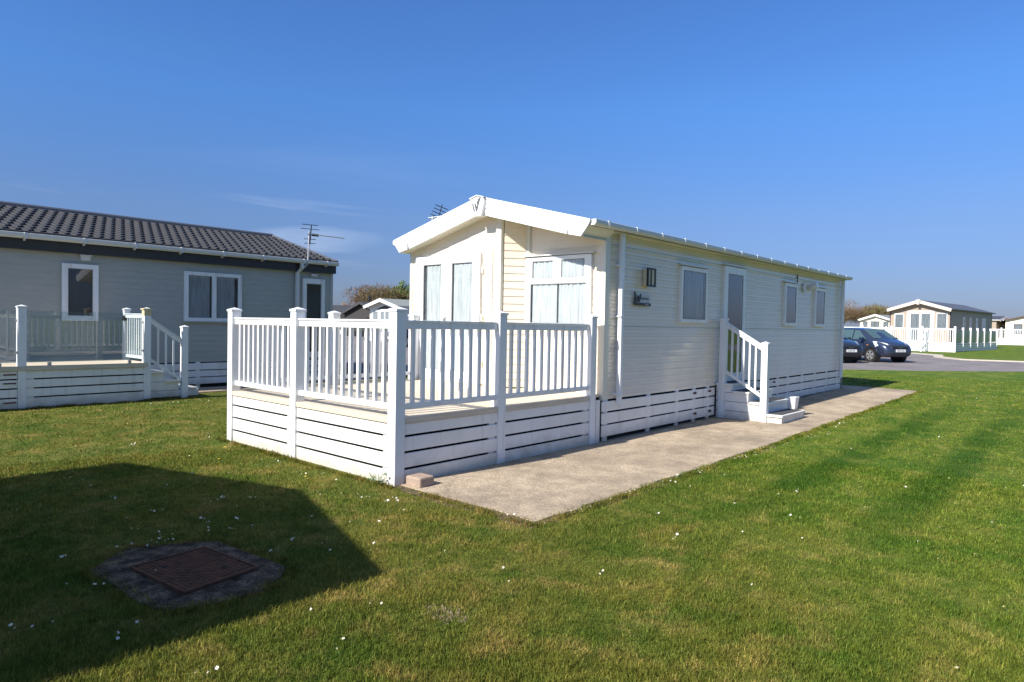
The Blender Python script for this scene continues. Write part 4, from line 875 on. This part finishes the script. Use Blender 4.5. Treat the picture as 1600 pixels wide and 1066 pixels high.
def make_car(label, loc, rz, paint, plate, hgt=1.53, tall=True):
    k = hgt/1.53
    st = [(-2.02, .42, .88, .90*k, .70, .55), (-1.98, .30, .95, 1.30*k, .80, .58), (-1.55, .24, .97, 1.49*k, .84, .62), (-.6, .22, .97, 1.535*k, .845, .64), (.25, .22, .95, 1.52*k, .845, .63),
          (.72, .22, .94, 1.38*k, .845, .62), (1.12, .22, .93, 1.12*k, .84, .64), (1.42, .22, .90, .985, .83, .66), (1.78, .22, .80, .88, .80, .60), (1.98, .26, .66, .74, .70, .50), (2.05, .34, .55, .62, .60, .42)]
    t, bl = car(label, loc, rz, paint, st, None, plate)
    wheels(bl, 1.24, -1.36, .66, .30)
    for x in (1.24, -1.36):
        for s in (-1, 1): bl('wheel_arch', MB().tube((x, s*.60, .32), (x, s*.848, .32), .36, n=28), BLACK)
    # windscreen follows the slope between the bonnet and the roof
    bl('windscreen', MB().hexa([(1.20, -.60, 1.045), (1.20, .60, 1.045), (.52, .54, 1.44*k), (.52, -.54, 1.44*k)], [(1.235, -.60, 1.07), (1.235, .60, 1.07), (.545, .54, 1.47*k), (.545, -.54, 1.47*k)]), GL)
    bl('rear_window', MB().hexa([(-2.01, -.5, 1.02), (-2.01, .5, 1.02), (-1.86, .46, 1.36*k), (-1.86, -.46, 1.36*k)], [(-2.04, -.5, 1.03), (-2.04, .5, 1.03), (-1.89, .46, 1.37*k), (-1.89, -.46, 1.37*k)]), GL)
    for s in (-1, 1):
        for pts in ([(.15, .81, .99), (.95, .795, 1.0), (.42, .68, 1.40*k), (.15, .675, 1.42*k)], [(-.85, .815, 1.0), (.08, .81, .99), (.08, .675, 1.43*k), (-.85, .68, 1.43*k)], [(-1.55, .80, 1.02), (-.93, .815, 1.0), (-.93, .68, 1.42*k), (-1.4, .68, 1.38*k)]):
            side_win(bl, [(x, y, z) for x, y, z in pts], s)
        m_ = bl('mirror', MB().box(.72, .90, s*.86, s*1.02, .98, 1.10), paint, bevel=.03)
        bl('headlight', MB().hexa([(1.46, s*.81, .66), (1.93, s*.55, .58), (2.01, s*.46, .64), (1.60, s*.82, .74)], [(1.30, s*.80, .93), (1.72, s*.60, .87), (1.84, s*.52, .83), (1.42, s*.79, .93)]), CLEAR, bevel=.02)
        bl('door_handle', MB().box(-.1, .08, s*.835, s*.86, .86, .89), paint)
        bl('door_seam', MB().box(.12, .13, s*.80, s*.852, .36, .95).box(-.88, -.87, s*.80, s*.852, .36, .95), BLACK)
        bl('indicator', MB().box(1.02, 1.10, s*.835, s*.853, .74, .77), mat_or)
        bl('tail_light', MB().box(-2.0, -1.9, s*.60, s*.76, .85, 1.25), mat_red)
    bl('grille', MB().box(1.90, 2.045, -.42, .42, .62, .72), BLACK); bl('lower_grille', MB().box(1.9, 2.075, -.50, .50, .30, .43), BLACK, bevel=.02)
    bl('badge', MB().prism([(2.05, .10, .70), (2.05, .14, .70), (2.05, .02, .635), (2.05, -.02, .635)], (.012, 0, 0)).prism([(2.05, -.10, .70), (2.05, -.14, .70), (2.05, -.02, .635), (2.05, .02, .635)], (.012, 0, 0)), CHROME)
    pl = bl('number_plate', MB().box(2.065, 2.08, -.26, .26, .475, .585), PLATE)
    F = lambda a, b, c: (2.0805+b, a, c)
    tm = text_mesh(plate, .088, F, -.235, .498, .002, BLACK, None, 'plate_lettering', spacing=1.0); tm.parent = pl
    return t
mat_or = mat('amber', (.6, .25, .05), .3); mat_red = mat('red_lamp', (.35, .02, .02), .2)
# heading: towards the camera, turned to the picture's right
th = R_(12.3); Dv = Vector((math.cos(th), math.sin(th), 0)); Rv = Vector((math.sin(th), -math.cos(th), 0)); be = R_(45)
hd = -Dv*math.cos(be)+Rv*math.sin(be); hz = math.atan2(hd.y, hd.x)
lat = Vector((hd.y, -hd.x, 0))                       # the car's right-hand side
fwheel = Vector((33.15, 7.93, 0))
cpos = fwheel - hd*1.24 - lat*.80; cpos.z = .245
make_car('blue grey hatchback with its whole front and windscreen in view by the deck', cpos, hz, PAINT, 'WF09 NHB')
c2 = cpos + lat*2.75 + hd*.15; c2.z = .235
make_car('nearly black hatchback mostly hidden behind the corner of the cream caravan', c2, hz, PAINT2, 'HN58 FVB', hgt=1.46)
c3 = Vector((26.5, 31.2, .18))
make_car('dark car parked beyond the deck, glimpsed between the white balusters', c3, R_(170), PAINT2, 'RX07 KOD', hgt=1.46)

# ------------------------------------------------------------------ trees
def leaf_mat(name, c1, c2):
    m = mat(name, c1, .7, col2=c2, vscale=1.1, spec=.2, detail=3); return m
def tree(label, loc, w, h, cols, seed, n=5200, trunk=.3, d=None, bare=False, name='tree'):
    rr = np.random.default_rng(seed); t = thing(name, label, 'tree', loc, 'trees beyond the caravans')
    d = d or w
    mb = MB(); mb.tube((0, 0, -.1), (.05*w, 0, h*.5), trunk, trunk*.5, n=8)
    for k in range(9):
        a = k*.7+seed; rad = .33*w*rr.uniform(.6, 1.1); z0 = h*rr.uniform(.18, .42)
        mb.tube((.02*w, 0, z0), (rad*math.cos(a), rad*math.sin(a)*d/w, h*rr.uniform(.62, .9)), trunk*.35, .03, n=5)
    build('trunk', mb, TIMBER, t, local=True)
    # lobes
    nl = 26; lob = []
    for i in range(nl):
        a = rr.uniform(0, 2*np.pi); q = rr.uniform(0, 1)**.5*.37
        cx, cy = q*w*math.cos(a), q*d*math.sin(a); cz = h*(.42+.40*rr.uniform(.2, 1)*math.sqrt(max(.05, 1-(q/.52)**2)))
        lob.append((cx, cy, cz, rr.uniform(.10, .2)*w, rr.uniform(.10, .17)*h))
    for ci, c in enumerate(cols):
        m = leaf_mat('crown_'+label.split()[0]+str(ci), *c)
        nn = n//len(cols); V = []; Fc = []
        L = [lob[i] for i in range(nl) if i % len(cols) == ci]
        for i in range(nn):
            l = L[rr.integers(len(L))]; v = rr.normal(size=3); v /= np.linalg.norm(v); v *= rr.uniform(.55, 1.08)
            p = np.array([l[0]+v[0]*l[3], l[1]+v[1]*l[3], l[2]+v[2]*l[4]])
            s = rr.uniform(.03, .085)*(.55 if bare else 1)*max(1, w/7)
            if bare:
                dr = v*.6+np.array([0, 0, .5])+rr.normal(size=3)*.4; dr /= np.linalg.norm(dr); sd_ = rr.normal(size=3); sd_ = np.cross(dr, sd_); sd_ /= np.linalg.norm(sd_)
                q = [p-sd_*s*.45, p+sd_*s*.45, p+dr*s*9+rr.normal(size=3)*s]
            else:
                a1 = rr.normal(size=3); a1 /= np.linalg.norm(a1); a2 = np.cross(a1, rr.normal(size=3)); a2 /= np.linalg.norm(a2)
                q = [p-a1*s*1.6, p+a2*s, p+a1*s*1.6, p-a2*s]
            k = len(V); V += [tuple(x) for x in q]; Fc.append(tuple(range(k, k+len(q))))
        o = MB(); o.v = V; o.f = Fc; build('crown', o, m, t, local=True, fixn=False)
    return t
BR = ((.21, .135, .075), (.13, .085, .05)); OL = ((.16, .15, .05), (.12, .09, .045)); GN = ((.13, .19, .035), (.07, .11, .025))
tree('rounded brown twiggy tree with bare branches above the white caravan roof', (44.6, 59.6, .33), 7.6, 5.9, [BR, OL, BR], 3, n=15000, bare=True)
tree('yellow green leafy tree top right of the brown tree behind the near caravan', (47.6, 58.6, .35), 5.2, 6.2, [GN, OL], 5, n=9000)
tree('bare reddish brown tree rising just right of the near caravan end', (112, 31.2, .6), 9, 6.4, [BR, BR], 8, n=11000, bare=True)
tree('low spreading brown tree behind the pale cream caravan', (116, 28.3, .6), 11, 5.5, [BR, OL], 9, n=11000, bare=True)
tree('dull olive tree partly behind the beige caravan roof', (118, 23.2, .6), 8, 5.0, [OL, BR], 10, n=8000, bare=True)
tree('dark bare shrub between the black cabin and the white caravan', (33, 42.2, .2), 3.6, 2.6, [BR, ((.05, .04, .03), (.03, .025, .02))], 12, n=5000, bare=True, trunk=.1)
sp_ = build('mast', MB().tube((210, 12.0, 0), (210, 12.0, 9), .45, .3, n=8), CONCG, None); tag(sp_, 'pale slender mast on the skyline above the far right roofs', 'mast')

# ------------------------------------------------------------------ grass, daisies and weeds
def inpoly(x, y, P):
    c = np.zeros(x.shape, bool); n = len(P)
    for i in range(n):
        x0, y0 = P[i]; x1, y1 = P[(i+1) % n]
        k = ((y0 > y) != (y1 > y)) & (x < (x1-x0)*(y-y0)/((y1-y0) or 1e-9)+x0); c ^= k
    return c
MANH = [(1.38, 4.73), (1.42, 4.35), (1.43, 3.85), (1.69, 3.72), (1.96, 3.70), (2.17, 3.8), (2.29, 3.97), (2.24, 4.45), (2.19, 4.75), (2.05, 4.9), (1.68, 5.02)]
def shrink(P, f):
    cx = sum(p[0] for p in P)/len(P); cy = sum(p[1] for p in P)/len(P); return [(cx+(x-cx)*f, cy+(y-cy)*f) for x, y in P]
def grass(n, r0, r1, hmin, hmax, wd):
    # area-weighted radius falling off as 1/r^2 per area
    r = r0*(r1/r0)**rng.random(n); a = _yaw + (rng.random(n)-.5)*R_(102)
    x = r*np.cos(a); y = r*np.sin(a)
    keep = ~inpoly(x, y, [(4.24, 3.48), (8, 3.50), (14, 3.55), (19.6, 3.6), (19.9, 9), (4.15, 9), (4.15, 5.25), (4.2, 4.8)]) & ~inpoly(x, y, shrink(MANH, .90)) & ~((y > 13.95) & (x < 12))
    keep &= ~((x > 23) & (y > 6)) & ~inpoly(x, y, [(4.1, 5.2), (8, 5.2), (8, 8.85), (4.1, 8.85)])
    x, y, r = x[keep], y[keep], r[keep]; n = len(x)
    clump = .5+.5*np.sin(x*3.1+1.7*np.sin(y*2.3))*np.sin(y*2.7+1.3*np.sin(x*1.9)); clump2 = .5+.5*np.sin(x*17+2*np.sin(y*13))*np.sin(y*19)
    hh = (hmin+(hmax-hmin)*rng.random(n)**2)*(.45+.5*clump+.45*clump2)
    z = np.where(x < 8, 0, .009*(x-8)); sc = np.maximum(1, r/4.5)
    ang = rng.random(n)*2*np.pi; lean = rng.random(n)*.9+.1; la = rng.random(n)*2*np.pi
    w = wd*sc*(.6+.8*rng.random(n)); dx, dy = np.cos(ang)*w, np.sin(ang)*w
    tx, ty = np.cos(la)*lean*hh, np.sin(la)*lean*hh
    V = np.empty((n, 5, 3))
    V[:, 0] = np.stack([x-dx, y-dy, z-.004], 1); V[:, 1] = np.stack([x+dx, y+dy, z-.004], 1)
    V[:, 2] = np.stack([x+dx*.75+tx*.35, y+dy*.75+ty*.35, z+hh*.6], 1); V[:, 3] = np.stack([x-dx*.75+tx*.35, y-dy*.75+ty*.35, z+hh*.6], 1)
    V[:, 4] = np.stack([x+tx, y+ty, z+hh*(1-.25*lean)], 1)
    k = rng.random(n); T = np.ones((n, 4)); br = .75+.55*rng.random(n)
    T[:, 0] = br*(1.05+.25*rng.random(n)); T[:, 1] = br*1.08; T[:, 2] = br*.9
    s = k > .84; T[s, 0] = 1.8+.6*rng.random(s.sum()); T[s, 1] = 1.5+.4*rng.random(s.sum()); T[s, 2] = 1.9    # dry blades
    return V, T
def grass_object():
    parts = [grass(800000, 2.2, 9, .010, .044, .0014), grass(310000, 8, 26, .014, .036, .0016), edge_grass()]
    V = np.concatenate([p[0] for p in parts]); T = np.concatenate([p[1] for p in parts]); n = len(V)
    me = bpy.data.meshes.new('grass'); me.vertices.add(n*5); me.vertices.foreach_set('co', V.astype(np.float32).ravel())
    me.loops.add(n*7); me.polygons.add(n*2)
    b = (np.arange(n)*5)[:, None]; li = np.concatenate([b+np.array([[0, 1, 2, 3]]), b+np.array([[3, 2, 4]])], 1).ravel()
    me.loops.foreach_set('vertex_index', li.astype(np.int32))
    ls = np.stack([np.arange(n)*7, np.arange(n)*7+4], 1).ravel(); me.polygons.foreach_set('loop_start', ls.astype(np.int32))
    me.update(calc_edges=True); 
    at = me.color_attributes.new('tint', 'FLOAT_COLOR', 'POINT'); at.data.foreach_set('color', np.repeat(T, 5, axis=0).astype(np.float32).ravel())
    me.materials.append(BLADES); o = bpy.data.objects.new('grass', me); COL.objects.link(o)
    o['kind'] = 'stuff'; o['label'] = 'short mown lawn grass, green with dry straw patches'; o['category'] = 'grass'
def tufts(segs, per_m, hmin, hmax, spread):
    P = []
    for (x0, y0), (x1, y1) in segs:
        L = math.hypot(x1-x0, y1-y0); n = int(L*per_m); t = rng.random(n); o = rng.normal(size=n)*spread; nx, ny = -(y1-y0)/L, (x1-x0)/L
        P.append(np.stack([x0+(x1-x0)*t+nx*o, y0+(y1-y0)*t+ny*o], 1))
    return np.concatenate(P)
def edge_grass():
    P = tufts([((4.06, 5.15), (4.08, 8.9)), ((4.1, 3.40), (4.12, 4.8)), ((4.1, 3.38), (8, 3.40)), ((8, 3.40), (14, 3.45)), ((14, 3.45), (19.7, 3.5)), ((-1, 13.86), (6.0, 13.9)),
               ((1.33, 4.75), (1.37, 3.85)), ((1.37, 3.85), (1.69, 3.66)), ((1.69, 3.66), (2.2, 3.76)), ((2.2, 3.76), (2.33, 4.0)), ((2.33, 4.0), (2.22, 4.8)), ((2.22, 4.8), (1.68, 5.06)), ((1.68, 5.06), (1.33, 4.75))], 1500, .02, .05, .022)
    n = len(P); x, y = P[:, 0], P[:, 1]; cl = .5+.5*np.sin(x*9+3*np.sin(y*7))*np.sin(y*11+x*5); k = rng.random(n) < .25+.75*cl; x, y, cl = x[k], y[k], cl[k]; n = len(x)
    hh = (.018+.035*rng.random(n)**2)*(.6+.8*cl); z = np.where(x < 8, 0, .009*(x-8)); w = .0017*np.maximum(1, np.hypot(x, y)/5); a = rng.random(n)*6.28; la = rng.random(n)*6.28; le = rng.random(n)*.9
    dx, dy = np.cos(a)*w, np.sin(a)*w; tx, ty = np.cos(la)*le*hh, np.sin(la)*le*hh; V = np.empty((n, 5, 3))
    V[:, 0] = np.stack([x-dx, y-dy, z-.004], 1); V[:, 1] = np.stack([x+dx, y+dy, z-.004], 1); V[:, 2] = np.stack([x+dx*.8+tx*.35, y+dy*.8+ty*.35, z+hh*.6], 1); V[:, 3] = np.stack([x-dx*.8+tx*.35, y-dy*.8+ty*.35, z+hh*.6], 1); V[:, 4] = np.stack([x+tx, y+ty, z+hh*(1-.25*le)], 1)
    T = np.ones((n, 4)); br = .7+.5*rng.random(n); T[:, 0] = br*1.1; T[:, 1] = br; T[:, 2] = br; s = rng.random(n) > .75; T[s, 0] = 2.2; T[s, 1] = 1.4; T[s, 2] = 1.6
    return V, T
grass_object()
def pix(x, y):     # ground point seen at a pixel of the 1600-wide photograph
    d = _fw + _r*((x-800)/1045.2) - _u*((y-533)/1045.2); z = 0
    for _ in range(30):
        t = (z-CAM_H)/d.z; z = .5*z+.5*gz(min(d.x*t, 60))
    return Vector((d.x*t, d.y*t, z))
tb = build('plant_pot', MB().hexa([(-.08, -.08, 0), (.08, -.08, 0), (.08, .08, 0), (-.08, .08, 0)], [(-.10, -.10, .25), (.10, -.10, .25), (.10, .10, .25), (-.10, .10, .25)]).box(-.11, .11, -.11, .11, .251, .285), WHITE, None, bevel=.008)
tb.location = (*pix(1237, 640).xy, .02); tag(tb, 'small white square tub standing beside the porch steps', 'tub')
def daisy_mesh(seed, petal, eye, r=.011):
    rr = random.Random(seed); mb = MB(); n = 11
    for k in range(n):
        a = 2*math.pi*k/n; e = .2; q = r*rr.uniform(.85, 1.1); zz = .001+rr.uniform(0, .004)
        mb.poly([(math.cos(a-e)*r*.3, math.sin(a-e)*r*.3, 0), (math.cos(a-e)*q, math.sin(a-e)*q, zz), (math.cos(a+e)*q, math.sin(a+e)*q, zz), (math.cos(a+e)*r*.3, math.sin(a+e)*r*.3, 0)])
    me = bpy.data.meshes.new('daisy'); nv = len(mb.v); nf = len(mb.f)
    mb.tube((0, 0, -.002), (0, 0, .003), r*.36, r*.28, n=8); mb.tube((0, 0, -.032), (0, 0, -.002), .0012, n=4)
    me.from_pydata(mb.v, [], mb.f); me.materials.append(petal); me.materials.append(eye); me.materials.append(GSTEM)
    for i, p in enumerate(me.polygons): p.material_index = 0 if i < nf else (1 if i < nf+10 else 2)
    return me
PET = mat('petal_white', (.80, .79, .78), .6); EYE = mat('petal_yellow', (.75, .50, .03), .6); GSTEM = mat('stem_green', (.08, .14, .03), .6)
DM = [daisy_mesh(k, PET, EYE, r) for k, r in enumerate((.0068, .008, .0095))]; DAND = daisy_mesh(9, EYE, EYE, .016)
spots = []
one = [(795,917),(695,868),(1058,842),(1160,838),(1147,792),(1172,772),(1250,815),(1483,752),(1465,880),(1523,873),(1175,922),(1568,957),(1582,741),(1526,648),(1415,766),(1078,765),(1055,758),(942,900),(937,905),(786,895),(1495,1055),(1253,848),(1247,770),(1244,773),(1055,847),(1051,849),(339,1055),(325,1063),(305,1063),(578,952),(536,1009),(596,952),(486,962),(527,1025),(184,999),(184,1008),(83,981),(17,987),(23,992),(51,989),(162,921),(148,922),(104,921),(99,876),(96,878),(102,876),(243,900),(214,982),(503,856),(516,867),(592,821),(580,842),(584,856),(631,803),(546,822),(497,775),(500,778),(533,777),(559,778),(565,783),(573,782),(577,782),(606,788),(613,783),(619,784),(621,788),(645,790),(602,789),(416,719),(408,722),(418,733),(426,720),(430,723),(438,727),(434,725),(471,746),(478,745),(463,743),(506,744),(503,745),(525,755),(524,755),(296,717),(203,700),(211,697),(209,699),(205,698),(322,684),(327,687),(334,685),(336,688),(343,689),(325,681),(360,697),(357,744),(406,741),(300,744),(256,749),(261,763),(350,782),(346,783),(340,787),(330,789),(320,793),(314,816),(320,817),(323,823),(327,822),(325,831),(326,836),(248,838),(250,843),(252,847),(248,849),(269,842),(270,850),(263,850),(258,853),(245,855),(237,852),(230,860),(206,857),(183,862),(130,755),(140,764),(110,751),(143,764),(206,833),(198,816),(215,833),(235,804),(241,805),(254,803),(394,828),(369,816),(371,817),(358,832),(362,833),(367,833),(459,848),(423,868),(434,868),(456,850),(370,797),(347,781),(350,784),(391,783),(399,783),(26,803),(487,813),(412,798),(173,782),(180,784)]
spots += one
rr = random.Random(5)
def line(x0, y0, x1, y1, n, s): 
    for _ in range(n): t = rr.random(); spots.append((x0+(x1-x0)*t+rr.gauss(0, s), y0+(y1-y0)*t+abs(rr.gauss(0, s*.5))+2))
line(860, 812, 1060, 745, 14, 5); line(1150, 716, 1300, 672, 26, 6); line(1295, 668, 1330, 655, 10, 4); line(1310, 648, 1400, 625, 8, 3); line(220, 632, 345, 622, 18, 2.5)
line(1330, 590, 1345, 592, 6, 2); line(1525, 622, 1545, 622, 3, 1); line(760, 790, 850, 822, 6, 4); line(1060, 745, 1160, 712, 6, 4)
for _ in range(40): spots.append((rr.uniform(1000, 1600), 600+rr.random()**1.3*260))
first = True
for i, (x, y) in enumerate(spots[:285]):
    p = pix(x, y)
    if inpoly(np.array([p.x]), np.array([p.y]), PAD)[0] or (4.0 < p.x < 8 and 5.1 < p.y < 8.9): continue
    o = bpy.data.objects.new('daisy', DM[i % 3]); COL.objects.link(o); sc = rr.uniform(.85, 1.25)*(1.0 if p.length < 9 else 1.35)
    o.location = (p.x, p.y, p.z+.034); o.scale = (sc, sc, 1); o.rotation_euler = (rr.uniform(-.8, .8), rr.uniform(-.8, .8), rr.random()*6)
    tag(o, 'tiny white daisy in the mown lawn', 'daisy', 'daisies scattered over the lawn')
for x, y in ((480, 754), (351, 703), (477, 750), (655, 776), (342, 722), (618, 742)):
    p = pix(x, y); o = bpy.data.objects.new('dandelion', DAND); COL.objects.link(o); o.location = (p.x, p.y, .036); o.rotation_euler = (rr.uniform(-.3, .3), rr.uniform(-.3, .3), 0)
    tag(o, 'small yellow dandelion flower in the lawn near the deck', 'dandelion', 'dandelions near the deck')
# leafy weed at the corner post, crumbled soil patch, bare scrape
wd = thing('weed', 'leafy green weed growing at the foot of the deck corner post', 'weed', (4.10, 5.36, 0)); mb = MB()
for k in range(46):
    a = rr.random()*6.28; q = rr.random()*.10; z = .01+rr.random()*.10; c = Vector((4.08+q*math.cos(a), 5.38+q*math.sin(a)*1.6, z)); s = rr.uniform(.012, .026); d1 = Vector((math.cos(a), math.sin(a), rr.uniform(-.2, .6))).normalized(); d2 = d1.cross(Vector((0, 0, 1))).normalized()
    mb.poly([c-d1*s, c+d2*s*.6, c+d1*s, c-d2*s*.6])
build('leaves', mb, mat('weed_green', (.07, .15, .035), .6), wd, fixn=False)
mb = MB()
for k in range(14): a = rr.random()*6.28; mb.tube((4.08, 5.38, 0), (4.08+.08*math.cos(a), 5.38+.12*math.sin(a), .06+rr.random()*.05), .003, .002, n=4)
build('stems', mb, GSTEM, wd)
def lumps(cx, cy, rx, ry, n, m, name, rs=(.008, .02)):
    mb = MB()
    for k in range(n):
        a = rr.random()*6.28; q = math.sqrt(rr.random()); x = cx+rx*q*math.cos(a); y = cy+ry*q*math.sin(a); s = rr.uniform(*rs); z = gz(x)
        t = [Vector((x+s*math.cos(b+a)*rr.uniform(.7, 1.2), y+s*math.sin(b+a)*rr.uniform(.7, 1.2), z)) for b in (0, 1.25, 2.5, 3.76, 5)]
        top = Vector((x+s*.2, y, z+s*rr.uniform(.7, 1.3))); i = len(mb.v); mb.v += [tuple(v) for v in t]+[tuple(top)]
        mb.f += [(i+j, i+(j+1) % 5, i+5) for j in range(5)]
    o = build(name, mb, m, None, kind='stuff'); return o
p = pix(695, 960); o = lumps(p.x, p.y, .09, .15, 90, mat('dry_soil', (.20, .155, .09), .95, var=.4, vscale=40), 'soil', (.006, .015)); o['label'] = 'small crumbly patch of bare soil in the lawn'; o['category'] = 'soil'
